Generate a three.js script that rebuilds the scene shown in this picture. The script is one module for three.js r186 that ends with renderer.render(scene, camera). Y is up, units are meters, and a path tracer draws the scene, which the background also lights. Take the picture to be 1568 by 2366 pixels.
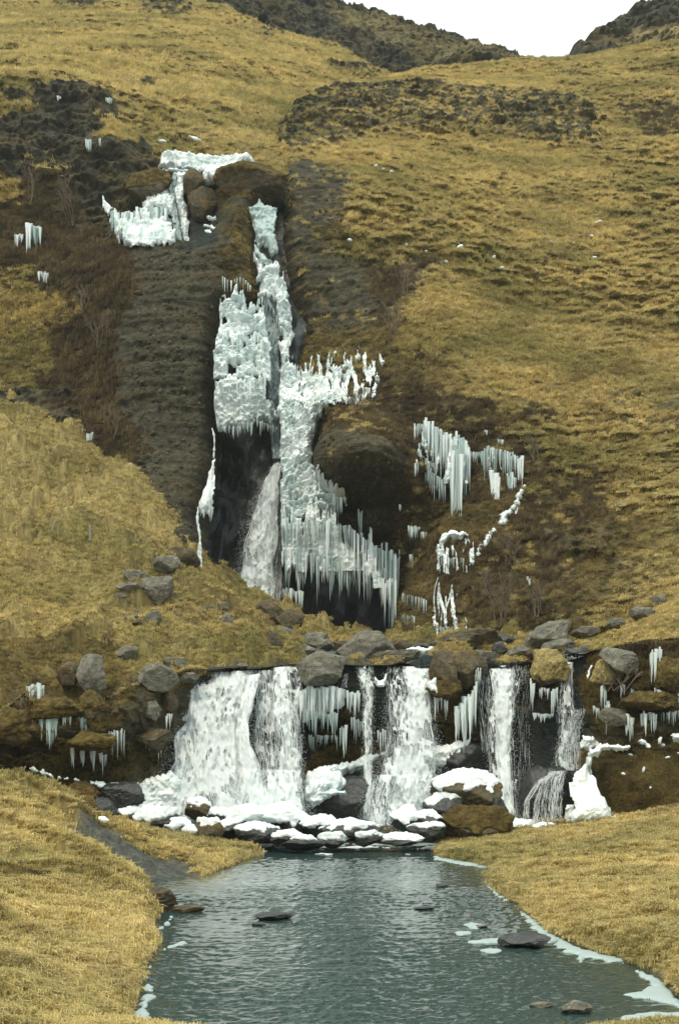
import * as THREE from 'three';
import { mergeGeometries, mergeVertices } from 'three/addons/utils/BufferGeometryUtils.js';

// ------------------------------------------------------------------ camera, sky, sun, exposure
const F = 3286, HZ = 1763, CX = 784, EYE = 3;          // lens: focal length, level row and centre column of the plan sketch; eye height in metres
const scene = new THREE.Scene();
const camera = new THREE.PerspectiveCamera(2 * Math.atan(HZ / F) * 180 / Math.PI, 1568 / 3526, 0.3, 700);
camera.position.set(0, EYE, 0);
camera.lookAt(0, EYE, -10);
camera.setViewOffset(1568, 3526, 0, 0, 1568, 2366);   // shifted lens: verticals stay upright
const renderer = new THREE.WebGLRenderer({ antialias: true });
renderer.toneMapping = THREE.LinearToneMapping;
renderer.toneMappingExposure = 1.26;
renderer.shadowMap.enabled = true;
{ // overcast sky, brighter overhead (standard overcast distribution)
  const w = 64, h = 64, d = new Float32Array(w * h * 4);
  for (let j = 0; j < h; j++) for (let i = 0; i < w; i++) {
    const el = ((j + 0.5) / h - 0.5) * Math.PI, s = Math.max(0, Math.sin(el));
    const L = 1.62 * (1 + 2 * s) / 3.0, k = (j * w + i) * 4;
    d[k] = L * 0.925; d[k + 1] = L * 1.0; d[k + 2] = L * 0.985; d[k + 3] = 1;
  }
  const t = new THREE.DataTexture(d, w, h, THREE.RGBAFormat, THREE.FloatType);
  t.mapping = THREE.EquirectangularReflectionMapping; t.magFilter = THREE.LinearFilter; t.minFilter = THREE.LinearFilter; t.needsUpdate = true;
  scene.background = t; scene.environment = t;
}
const sun = new THREE.DirectionalLight(0xffeed2, 1.5);
sun.position.set(-28, 90, 6); sun.target.position.set(0, 8, -60);
sun.castShadow = true; sun.shadow.radius = 20; sun.shadow.mapSize.set(2048, 2048);
Object.assign(sun.shadow.camera, { left: -60, right: 60, top: 80, bottom: -60, near: 1, far: 300 });
scene.add(sun, sun.target);
scene.fog = new THREE.FogExp2(0xdfe6e2, 0.0002);

// ------------------------------------------------------------------ helpers: random, noise, splines
let seed = 12345;
const rnd = () => { seed = (seed + 0x6D2B79F5) | 0; let t = Math.imul(seed ^ (seed >>> 15), 1 | seed); t = (t + Math.imul(t ^ (t >>> 7), 61 | t)) ^ t; return ((t ^ (t >>> 14)) >>> 0) / 4294967296; };
const rr = (a, b) => a + (b - a) * rnd();
const clamp = (x, a = 0, b = 1) => x < a ? a : x > b ? b : x;
const lerp = (a, b, t) => a + (b - a) * t;
const sstep = (a, b, x) => { const t = clamp((x - a) / (b - a)); return t * t * (3 - 2 * t); };
const perm = new Uint8Array(512);
{ const p = [...Array(256).keys()]; for (let i = 255; i > 0; i--) { const j = Math.floor(rnd() * (i + 1)); [p[i], p[j]] = [p[j], p[i]]; } for (let i = 0; i < 512; i++) perm[i] = p[i & 255]; }
const grad = (h, x, y, z) => { const g = h & 15, u = g < 8 ? x : y, v = g < 4 ? y : (g === 12 || g === 14) ? x : z; return ((g & 1) ? -u : u) + ((g & 2) ? -v : v); };
function noise(x, y, z) {
  const X = Math.floor(x), Y = Math.floor(y), Z = Math.floor(z); x -= X; y -= Y; z -= Z;
  const u = x * x * x * (x * (x * 6 - 15) + 10), v = y * y * y * (y * (y * 6 - 15) + 10), w = z * z * z * (z * (z * 6 - 15) + 10);
  const xi = X & 255, yi = Y & 255, zi = Z & 255;
  const A = perm[xi] + yi, AA = perm[A & 255] + zi, AB = perm[(A + 1) & 255] + zi, B = perm[xi + 1] + yi, BA = perm[B & 255] + zi, BB = perm[(B + 1) & 255] + zi;
  return lerp(lerp(lerp(grad(perm[AA], x, y, z), grad(perm[BA], x - 1, y, z), u), lerp(grad(perm[AB], x, y - 1, z), grad(perm[BB], x - 1, y - 1, z), u), v),
    lerp(lerp(grad(perm[AA + 1], x, y, z - 1), grad(perm[BA + 1], x - 1, y, z - 1), u), lerp(grad(perm[AB + 1], x, y - 1, z - 1), grad(perm[BB + 1], x - 1, y - 1, z - 1), u), v), w);
}
function fbm(x, y, z, o) { let s = 0, a = 1, t = 0; for (let i = 0; i < o; i++) { s += a * noise(x, y, z); t += a; a *= 0.5; x = x * 2.03 + 7.1; y = y * 2.03 + 3.7; z = z * 2.03 + 1.3; } return s / t; }
// a point of the plan sketch at depth D metres from the camera
const at = (px, py, D) => [(px - CX) * D / F, EYE - (py - HZ) * D / F, -D];
const V = (px, py, D) => new THREE.Vector3(...at(px, py, D));
function tps(pts, lambda = 1e-4) {            // thin-plate spline through [u, v, w]
  const n = pts.length, S = 10, k = (a, b) => { const r2 = a * a + b * b; return r2 < 1e-12 ? 0 : 0.5 * r2 * Math.log(r2); };
  const P = pts.map(p => [p[0] / S, p[1] / S, p[2]]), N = n + 3, M = [];
  for (let i = 0; i < n; i++) { const r = new Float64Array(N + 1); for (let j = 0; j < n; j++) r[j] = k(P[i][0] - P[j][0], P[i][1] - P[j][1]) + (i === j ? lambda * n : 0); r[n] = 1; r[n + 1] = P[i][0]; r[n + 2] = P[i][1]; r[N] = P[i][2]; M.push(r); }
  for (let q = 0; q < 3; q++) { const r = new Float64Array(N + 1); for (let j = 0; j < n; j++) r[j] = q === 0 ? 1 : P[j][q - 1]; M.push(r); }
  for (let c = 0; c < N; c++) {
    let b = c; for (let r = c + 1; r < N; r++) if (Math.abs(M[r][c]) > Math.abs(M[b][c])) b = r;
    [M[c], M[b]] = [M[b], M[c]];
    for (let r = c + 1; r < N; r++) { const f = M[r][c] / M[c][c]; if (f) for (let q = c; q <= N; q++) M[r][q] -= f * M[c][q]; }
  }
  const w = new Float64Array(N);
  for (let r = N - 1; r >= 0; r--) { let s = M[r][N]; for (let q = r + 1; q < N; q++) s -= M[r][q] * w[q]; w[r] = s / M[r][r]; }
  const px = Float64Array.from(P, p => p[0]), py = Float64Array.from(P, p => p[1]);
  return (u, v) => { u /= S; v /= S; let s = w[n] + w[n + 1] * u + w[n + 2] * v; for (let i = 0; i < n; i++) { const a = u - px[i], b = v - py[i], r2 = a * a + b * b; if (r2 > 1e-12) s += w[i] * 0.5 * r2 * Math.log(r2); } return s; };
}
function sdist(poly, x, y) {                 // signed distance to a polygon, positive inside
  let d = 1e9, ins = false;
  for (let i = 0, j = poly.length - 1; i < poly.length; j = i++) {
    const ax = poly[j][0], ay = poly[j][1], ex = poly[i][0] - ax, ey = poly[i][1] - ay, wx = x - ax, wy = y - ay;
    const t = clamp((wx * ex + wy * ey) / (ex * ex + ey * ey + 1e-12)), qx = wx - ex * t, qy = wy - ey * t, q = qx * qx + qy * qy;
    if (q < d) d = q;
    if ((poly[i][1] > y) !== (ay > y) && x < (ax - poly[i][0]) * (y - poly[i][1]) / (ay - poly[i][1]) + poly[i][0]) ins = !ins;
  }
  return ins ? Math.sqrt(d) : -Math.sqrt(d);
}
function region(pts) { let a = 1e9, b = -1e9, c = 1e9, d = -1e9; for (const p of pts) { a = Math.min(a, p[0]); b = Math.max(b, p[0]); c = Math.min(c, p[1]); d = Math.max(d, p[1]); } return { poly: pts, box: [a, b, c, d] }; }
function rdist(r, x, y, m = 2.5) { const b = r.box; return x < b[0] - m || x > b[1] + m || y < b[2] - m || y > b[3] + m ? -m : sdist(r.poly, x, y); }
function along(pts, x) { if (x <= pts[0][0]) return pts[0][1]; for (let i = 1; i < pts.length; i++) if (x <= pts[i][0]) return lerp(pts[i - 1][1], pts[i][1], (x - pts[i - 1][0]) / (pts[i][0] - pts[i - 1][0])); return pts[pts.length - 1][1]; }
const taken = {};
const numbered = n => { const k = taken[n] = (taken[n] || 0) + 1; return k === 1 ? n : `${n}_${String(k - 1).padStart(3, '0')}`; };
function add(o, name, label, category, group, kind) {
  o.name = numbered(name); if (label) o.userData.label = label; if (category) o.userData.category = category; if (group) o.userData.group = group; if (kind) o.userData.kind = kind;
  o.traverse(q => { q.castShadow = true; q.receiveShadow = true; }); scene.add(o); return o;
}

// ------------------------------------------------------------------ procedural textures and materials
function tex(size, f, srgb) {
  const d = new Uint8Array(size * size * 4);
  for (let j = 0; j < size; j++) for (let i = 0; i < size; i++) { const c = f(i / size, j / size), k = (j * size + i) * 4; d[k] = c[0] * 255; d[k + 1] = c[1] * 255; d[k + 2] = c[2] * 255; d[k + 3] = 255; }
  const t = new THREE.DataTexture(d, size, size); t.wrapS = t.wrapT = THREE.RepeatWrapping; t.magFilter = THREE.LinearFilter; t.minFilter = THREE.LinearMipmapLinearFilter; t.generateMipmaps = true; if (srgb) t.colorSpace = THREE.SRGBColorSpace; t.needsUpdate = true; return t;
}
const ring = (u, v, k, s, o) => { const a = u * 6.28318, b = v * 6.28318, R = k / 6.28318; return 0.6 * fbm(Math.cos(a) * R + s, Math.sin(a) * R, Math.cos(b) * R + 9, o) + 0.6 * fbm(Math.sin(b) * R + s, Math.cos(b) * R + 3, Math.sin(a) * R + 20 + s, o); };
const speckle = tex(512, (u, v) => { const n = ring(u, v, 42, 0, 3), m = ring(u, v, 12, 30, 2), q = clamp(0.80 + 0.40 * n + 0.25 * m, 0.3, 1); return [q, q, q]; }, true);
const rough = tex(512, (u, v) => { const q = clamp(0.5 + 0.55 * ring(u, v, 30, 5, 4), 0, 1); return [q, q, q]; });
const iceRelief = tex(512, (u, v) => { const q = clamp(0.5 + 0.6 * ring(u, v, 18, 11, 3), 0, 1); return [q, q, q]; });
const std = (o) => new THREE.MeshStandardMaterial({ roughness: 0.95, metalness: 0, ...o });
const matte = (o) => new THREE.MeshPhysicalMaterial({ roughness: 1, metalness: 0, specularIntensity: 0.25, ...o });   // dry rock and turf have almost no sheen
const M = {
  terrain: matte({ vertexColors: true, map: speckle, bumpMap: rough, bumpScale: 0.05 }),
  cliff: matte({ vertexColors: true, map: speckle, bumpMap: rough, bumpScale: 0.08, roughness: 0.85 }),
  boulder: matte({ vertexColors: true, map: speckle, bumpMap: rough, bumpScale: 0.03, roughness: 0.9 }),
  wetRock: std({ vertexColors: true, map: speckle, bumpMap: rough, bumpScale: 0.03, roughness: 0.35 }),
  ice: new THREE.MeshPhysicalMaterial({ color: new THREE.Color().setRGB(0.74, 0.83, 0.82), roughness: 0.45, bumpMap: iceRelief, bumpScale: 0.03 }),
  iceSheet: new THREE.MeshPhysicalMaterial({ vertexColors: true, roughness: 0.45, bumpMap: iceRelief, bumpScale: 0.05 }),
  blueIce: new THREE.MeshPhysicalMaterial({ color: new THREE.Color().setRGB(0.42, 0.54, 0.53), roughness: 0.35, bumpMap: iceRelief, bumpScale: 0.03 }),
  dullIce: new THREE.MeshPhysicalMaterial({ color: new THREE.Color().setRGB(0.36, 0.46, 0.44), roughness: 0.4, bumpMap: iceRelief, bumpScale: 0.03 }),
  snow: std({ color: new THREE.Color().setRGB(0.70, 0.77, 0.77), bumpMap: iceRelief, bumpScale: 0.02, roughness: 0.7 }),
  foam: std({ color: new THREE.Color().setRGB(0.86, 0.92, 0.92), roughness: 0.6, transparent: true, opacity: 0.62 }),
  spray: std({ color: new THREE.Color().setRGB(0.80, 0.87, 0.87), roughness: 0.6, transparent: true, opacity: 0.6 }),
  twig: std({ color: new THREE.Color().setRGB(0.16, 0.125, 0.085) }),
  wood: std({ color: new THREE.Color().setRGB(0.30, 0.29, 0.25) }),
  blade: new THREE.MeshPhysicalMaterial({ color: 0xffffff, side: THREE.DoubleSide, roughness: 1, transmission: 0.35, thickness: 0, ior: 1.2, specularIntensity: 0.3 }),
  slide: new THREE.MeshPhysicalMaterial({ color: new THREE.Color().setRGB(0.20, 0.27, 0.27), roughness: 0.3 }),
  water: new THREE.MeshPhysicalMaterial({ color: new THREE.Color().setRGB(0.03, 0.056, 0.052), roughness: 0.1, ior: 1.33, specularIntensity: 1 }),
};
// earth materials: colour (linear base colour) and relief of each kind of ground
const G = 0, MOSS = 1, ROCK = 2, CONG = 3, WET = 4, GRAVEL = 5, HEATH = 6, NM = 7;
const mixc = (a, b, t) => [lerp(a[0], b[0], t), lerp(a[1], b[1], t), lerp(a[2], b[2], t)];
const STRAW = [0.46, 0.37, 0.16], STRAW2 = [0.32, 0.255, 0.098], OLIVE = [0.195, 0.175, 0.06], RUST = [0.15, 0.10, 0.038], EARTH = [0.075, 0.058, 0.032];
function earthColor(k, x, y, z) {
  if (k === G) {
    const a = fbm(x * 0.16, y * 0.3, z * 0.16, 3), b = fbm(x * 1.1, y * 1.6 + 9, z * 1.1, 3), c = noise(x * 0.5 + 31, y * 0.9, z * 0.5);
    let q = mixc(STRAW2, STRAW, clamp(0.5 + 1.2 * b)); q = mixc(q, OLIVE, clamp(0.28 + 1.5 * a + 0.5 * b)); return mixc(q, RUST, clamp(1.6 * c - 0.35) * 0.7);
  }
  if (k === MOSS) { const a = fbm(x * 0.7, y * 0.7, z * 0.7 + 4, 3), b = noise(x * 2.2, y * 2.2, z * 2.2); return mixc(mixc([0.075, 0.06, 0.024], [0.215, 0.165, 0.055], clamp(0.5 + 1.3 * a + 0.4 * b)), RUST, clamp(b * 0.8)); }
  if (k === ROCK) { const a = fbm(x * 0.5, y * 0.8, z * 0.5, 4), b = noise(x * 0.3 + 5, y * 0.6, z * 0.3); return mixc(mixc([0.038, 0.037, 0.026], [0.12, 0.112, 0.078], clamp(0.5 + 1.2 * a)), [0.15, 0.115, 0.042], clamp(1.4 * b + 0.7 * a + 0.05) * 0.75); }
  if (k === CONG) { const a = fbm(x * 0.25, y * 2.0, z * 0.25, 3), b = fbm(x * 3, y * 3, z * 3, 2); return mixc(mixc([0.046, 0.043, 0.028], [0.108, 0.099, 0.064], clamp(0.5 + 0.9 * a + 0.7 * b)), [0.12, 0.088, 0.035], clamp(1.8 * noise(x * 0.35, y * 0.8 + 40, z * 0.3) - 0.35) * 0.6); }
  if (k === WET) { const a = fbm(x * 0.7, y * 0.5, z * 0.7, 3); return mixc([0.024, 0.031, 0.029], [0.055, 0.067, 0.063], clamp(0.5 + a)); }
  if (k === GRAVEL) { const a = fbm(x * 2.5, y * 2.5, z * 2.5, 3); return mixc([0.07, 0.075, 0.062], [0.15, 0.155, 0.13], clamp(0.5 + a)); }
  const a = fbm(x * 0.6, y * 0.8, z * 0.6, 3), b = noise(x * 2, y * 2.4, z * 2); return mixc(mixc([0.05, 0.037, 0.019], [0.115, 0.083, 0.038], clamp(0.5 + 1.3 * a + 0.5 * b)), [0.15, 0.125, 0.048], clamp(0.8 * a + 0.3 * b - 0.1));
}
function earthRelief(k, x, y, z, s) {
  if (k === G) { const w = noise(x * 0.25, y * 0.3, z * 0.25); const v = 0.4 + clamp(0.55 + 1.6 * noise(x * 0.11 + 3, y * 0.13, z * 0.1)); return s * (v * (1.35 * Math.abs(noise(x * 0.7 + w, y * 1.6 + 0.6 * w, z * 0.5)) + 0.5 * Math.abs(noise(x * 1.8, y * 3.8, z * 1.2)) + 0.16 * noise(x * 5, y * 8, z * 4)) + 0.6 * noise(x * 0.22, y * 0.3, z * 0.2) - 0.4); }
  if (k === MOSS) return s * (0.75 * Math.abs(noise(x * 0.9, y * 1.1, z * 0.9)) + 0.32 * Math.abs(noise(x * 2.3, y * 2.6, z * 2.3)) + 0.1 * noise(x * 6, y * 6, z * 6) - 0.2);
  if (k === ROCK) { const q = fbm(x * 0.22, y * 0.3, z * 0.22 + 8, 2), c = noise(x * 0.7, y * 0.95, z * 0.7); return 1.3 * q + 0.7 * (1 - 2 * Math.abs(c)) + 0.5 * (0.3 - Math.abs(noise(x * 1.9 + c, y * 2.6, z * 1.9))) + 0.22 * noise(x * 5, y * 6, z * 5); }
  if (k === CONG) { const w = 0.5 * noise(x * 0.3, y * 0.3, 3); return 0.5 * noise(x * 0.18, y * 0.25, 7) + 0.20 * noise(x * 0.22, y * 1.9 + w, 1) + 0.09 * noise(x * 0.6, y * 4.2 + 2 * w, 5) + 0.16 * noise(x * 1.6, y * 3.4, z) + 0.14 * Math.abs(noise(x * 3.6, y * 5.5, z * 3)) + 0.08 * Math.abs(noise(x * 8, y * 9, z * 6)); }
  if (k === WET) return 0.8 * noise(x * 0.5, y * 0.35, 2) + 0.3 * noise(x * 1.4, y * 0.7, 9) + 0.08 * noise(x * 4, y * 2.5, 1);
  if (k === GRAVEL) return 0.10 * noise(x * 3, y * 3, z * 3) + 0.07 * Math.abs(noise(x * 7, y * 7, z * 7));
  return s * (0.65 * Math.abs(noise(x * 0.8, y * 1.3, z * 0.8)) + 0.34 * Math.abs(noise(x * 2.1, y * 2.8, z * 2.1)) + 0.1 * noise(x * 6, y * 7, z * 6) - 0.2);
}
function meshFrom(pos, col, uv, idx, mat) {
  const g = new THREE.BufferGeometry();
  g.setAttribute('position', new THREE.BufferAttribute(Float32Array.from(pos), 3)); if (col) g.setAttribute('color', new THREE.BufferAttribute(Float32Array.from(col), 3)); if (uv) g.setAttribute('uv', new THREE.BufferAttribute(Float32Array.from(uv), 2));
  g.setIndex(new THREE.BufferAttribute(Uint32Array.from(idx), 1)); g.computeVertexNormals(); return new THREE.Mesh(g, mat);
}

// steep ground: a sheet whose depth is a function of (x, y) in metres, bounded by an outline that rounds away from the viewer
function facade(o) {
  const ctrl = o.ctrl.map(c => { const p = at(c[0], c[1], c[2]); return [p[0], p[1], c[2]]; });
  const f = tps(ctrl, o.lambda ?? 2e-5);
  const dig = o.dig || (() => 0);
  const depth = (x, y) => f(x, y) + dig(x, y);
  const hit = (px, py) => { const k = (D) => { const p = at(px, py, D); return f(p[0], p[1]) - D; }; let a = 44; while (a < 240 && k(a) > 0) a += 0.75; let b = a; a -= 0.75; for (let i = 0; i < 18; i++) { const m = (a + b) / 2; k(m) > 0 ? a = m : b = m; } return at(px, py, (a + b) / 2); };
  const toXY = q => q.map(p => { const w = hit(p[0], p[1]); return [w[0], w[1]]; });
  const out = toXY(o.outline), regs = (o.regions || []).map(r => ({ ...region(toXY(r.p)), m: r.m, soft: r.soft ?? 0.5, a: r.a ?? 1 }));
  const R = region(out), [x0, x1, y0, y1] = R.box, st = o.step, nx = Math.ceil((x1 - x0) / st) + 1, ny = Math.ceil((y1 - y0) / st) + 1;
  const ids = new Int32Array(nx * ny).fill(-1), zg = new Float32Array(nx * ny).fill(999), pos = [], col = [], uv = [], idx = [], samples = [];
  for (let j = 0; j < ny; j++) for (let i = 0; i < nx; i++) {
    const x = x0 + i * st, y = y0 + j * st, e = sdist(out, x, y); if (e < -st * 1.2) continue;
    let D = depth(x, y);
    const wn = fbm(x * 0.4, y * 0.55, 5, 3), wn2 = fbm(x * 1.9, y * 2.8, 8, 2), wn3 = fbm(x * 1.2 + 9, y * 1.9, 14, 3), w = new Float64Array(NM); w[o.base] = 1;
    for (const r of regs) { const d = rdist(r, x, y); if (d > -2.4) { const t = r.a * sstep(-r.soft, r.soft, d + (1.6 * wn + 1.0 * wn2) * Math.min(1.4, r.soft * 2)) * (r.m === WET || r.soft < 0.3 ? 1 : clamp((r.m === CONG ? 1.05 : r.m === ROCK ? 0.85 : r.m === HEATH ? 1.0 : 0.85) + 1.4 * wn3)); if (t > 0) { for (let m = 0; m < NM; m++) w[m] *= 1 - t; w[r.m] += t; } } }
    let h = 0, c = [0, 0, 0], hs = 0;
    for (let m = 0; m < NM; m++) if (w[m] > 0.01) { const q = earthColor(m, x, y, -D); c[0] += w[m] * q[0]; c[1] += w[m] * q[1]; c[2] += w[m] * q[2]; const r = earthRelief(m, x, y, -D, o.grain ?? 1) * w[m]; h += r; if (m === G || m === MOSS || m === HEATH) hs += r; }
    h *= o.relief ?? 1; hs *= o.relief ?? 1;
    if (o.edgeW) { const t = clamp(1 - Math.max(0, e + 0.25 * wn) / o.edgeW); D += o.edgeD * (1 - Math.sqrt(1 - t * t * 0.98)); }
    ids[j * nx + i] = pos.length / 3;
    const Z = -(D - h); zg[j * nx + i] = D - h;
    pos.push(x, y + 0.12 * h - 0.34 * hs, Z); col.push(...c); uv.push(x * 0.45 + D * 0.11, y * 0.45 - D * 0.07);
    if (o.plant && e > 0.15) { const gw = w[G], mw = w[MOSS] + w[HEATH]; if (gw > 0.35 || mw > 0.45) samples.push([x, y + 0.12 * h - 0.34 * hs, Z, gw > 0.35 ? 0 : w[HEATH] > w[MOSS] ? 2 : 1, D]); }
  }
  for (let j = 0; j < ny - 1; j++) for (let i = 0; i < nx - 1; i++) {
    const a = ids[j * nx + i], b = ids[j * nx + i + 1], c = ids[(j + 1) * nx + i], d = ids[(j + 1) * nx + i + 1];
    if (a >= 0 && b >= 0 && d >= 0) idx.push(a, b, d); if (a >= 0 && d >= 0 && c >= 0) idx.push(a, d, c);
  }
  const mesh = meshFrom(pos, col, uv, idx, o.mat || M.cliff); add(mesh, o.name, o.label, null, null, 'structure');
  const surf = (x, y) => { const i = Math.round((x - x0) / st), j = Math.round((y - y0) / st); return i < 0 || j < 0 || i >= nx || j >= ny ? 999 : zg[j * nx + i]; };
  return { hit, depth, mesh, samples, surf };
}
// ------------------------------------------------------------------ the lip of the lower fall and the contact lines between the sheets
const LIP0 = [[-330, 1680, 46.5], [-150, 1660, 48.0], [0, 1650, 49.2], [60, 1600, 49.4], [100, 1640, 49.3], [200, 1640, 49.4], [300, 1590, 50.6], [400, 1552, 52.2], [480, 1547, 53.3], [600, 1542, 54], [690, 1538, 54], [790, 1538, 54], [900, 1536, 54], [1000, 1538, 54], [1100, 1538, 54], [1240, 1536, 54], [1300, 1515, 53.6], [1370, 1506, 53], [1420, 1492, 52], [1568, 1474, 51.6], [1750, 1455, 51], [1960, 1440, 50]];
const LIP = []; for (let i = 0; i < LIP0.length - 1; i++) { const p = LIP0[i], q = LIP0[i + 1], n = Math.max(1, Math.round((q[0] - p[0]) / 26)); for (let k = 0; k < n; k++) { const t = k / n, x = lerp(p[0], q[0], t); LIP.push([x, lerp(p[1], q[1], t) + 14 * noise(x * 0.021, 3, 5) + 9 * noise(x * 0.06, 8, 1), lerp(p[2], q[2], t) + 0.45 * noise(x * 0.03, 1, 9)]); } } LIP.push(LIP0[LIP0.length - 1]);
const lipW = LIP.map(p => at(...p)), lipD = lipW.map(p => [p[0], -p[2]]), lipY = lipW.map(p => [p[0], p[1]]);
const LEFTFOOT = [[-200, 905, 78.6], [0, 930, 77.6], [60, 945, 77.1], [160, 985, 76], [215, 1050, 74.5], [300, 1100, 72.5], [380, 1160, 70.5], [410, 1220, 69], [425, 1275, 68], [455, 1330, 67]];
const RIGHTFOOT = [[930, 1490, 65.5], [1000, 1482, 65], [1070, 1472, 64], [1170, 1466, 63], [1280, 1456, 62], [1330, 1468, 60.8], [1400, 1438, 60.2], [1480, 1410, 59.8], [1568, 1372, 59.4], [1800, 1310, 58.5]];

// ------------------------------------------------------------------ left cliff and the broken ground above it
const wallL = facade({
  name: 'cliff', label: 'dark layered conglomerate cliff left of the tall waterfall', base: CONG, step: 0.08, edgeW: 1.0, edgeD: 4.5, grain: 1.0, plant: true,
  ctrl: [[-200, 190, 93], [0, 200, 91], [150, 180, 91], [270, 240, 90], [370, 340, 88], [480, 362, 88], [600, 378, 87], [640, 420, 84.5], [0, 330, 87.5], [150, 330, 87], [250, 330, 86.5], [0, 480, 84.5], [100, 480, 85.5], [250, 480, 85], [330, 420, 85], [0, 640, 82], [150, 640, 80.8], [280, 590, 80.2], [360, 585, 80],
    [470, 430, 84.5], [400, 470, 84.2], [440, 550, 83], [500, 500, 83], [400, 600, 79.5], [500, 580, 79.3], [545, 480, 80.3], [570, 610, 79.3], [300, 700, 78.2], [480, 700, 77.8], [300, 900, 75.8], [480, 900, 76], [480, 1050, 74.5], [300, 1050, 73.8], [200, 800, 78.6], [0, 800, 80], [100, 880, 78.9], [200, 940, 77.2], [440, 1200, 70.5],
    ...LEFTFOOT.map(p => [p[0], p[1], p[2] + 0.25]), [300, 1300, 71.8], [0, 1200, 77.8], [150, 1200, 75], [455, 1420, 67.4], [-200, 600, 82], [-200, 1200, 78.6], [-200, 400, 86]],
  outline: [[-230, 190], [0, 192], [60, 187], [150, 178], [200, 176], [250, 195], [272, 230], [280, 268], [340, 300], [366, 330], [380, 352], [480, 360], [570, 360], [612, 380], [664, 384], [658, 442], [604, 452], [576, 480], [588, 560], [592, 600], [606, 650], [600, 690], [560, 700], [515, 700], [502, 760], [499, 870], [500, 960], [494, 1040], [482, 1090], [464, 1170], [459, 1260], [460, 1340], [480, 1480], [-230, 1480]],
  regions: [
    { p: [[-240, 180], [290, 170], [300, 290], [380, 340], [380, 420], [330, 460], [300, 570], [230, 560], [130, 420], [-240, 460]], m: ROCK },
    { p: [[-240, 430], [130, 400], [230, 560], [300, 570], [330, 640], [300, 700], [270, 800], [300, 940], [330, 1000], [310, 1100], [200, 1000], [-240, 920]], m: HEATH, a: 0.85 },
    { p: [[-240, 620], [80, 620], [180, 700], [120, 780], [100, 900], [170, 990], [-240, 960]], m: G, a: 0.6 },
    { p: [[-240, 890], [150, 900], [165, 985], [60, 945], [-240, 930]], m: ROCK },
    { p: [[-240, 400], [60, 410], [40, 470], [-240, 480]], m: G, a: 0.8 },
    { p: [[-240, 225], [60, 225], [110, 250], [0, 265], [-240, 270]], m: G, a: 0.7 },
    { p: [[220, 260], [330, 300], [300, 330], [240, 310]], m: G, a: 0.7 },
    { p: [[330, 410], [380, 400], [400, 380], [620, 385], [640, 400], [600, 460], [520, 470], [440, 450], [400, 440]], m: MOSS, a: 0.9 },
    { p: [[515, 460], [590, 470], [590, 690], [515, 690]], m: MOSS, a: 0.8 },
    { p: [[440, 470], [500, 480], [505, 560], [440, 570]], m: WET },
    { p: [[200, 980], [300, 940], [315, 1010], [320, 1110], [240, 1080]], m: HEATH },
  ],
});
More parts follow.
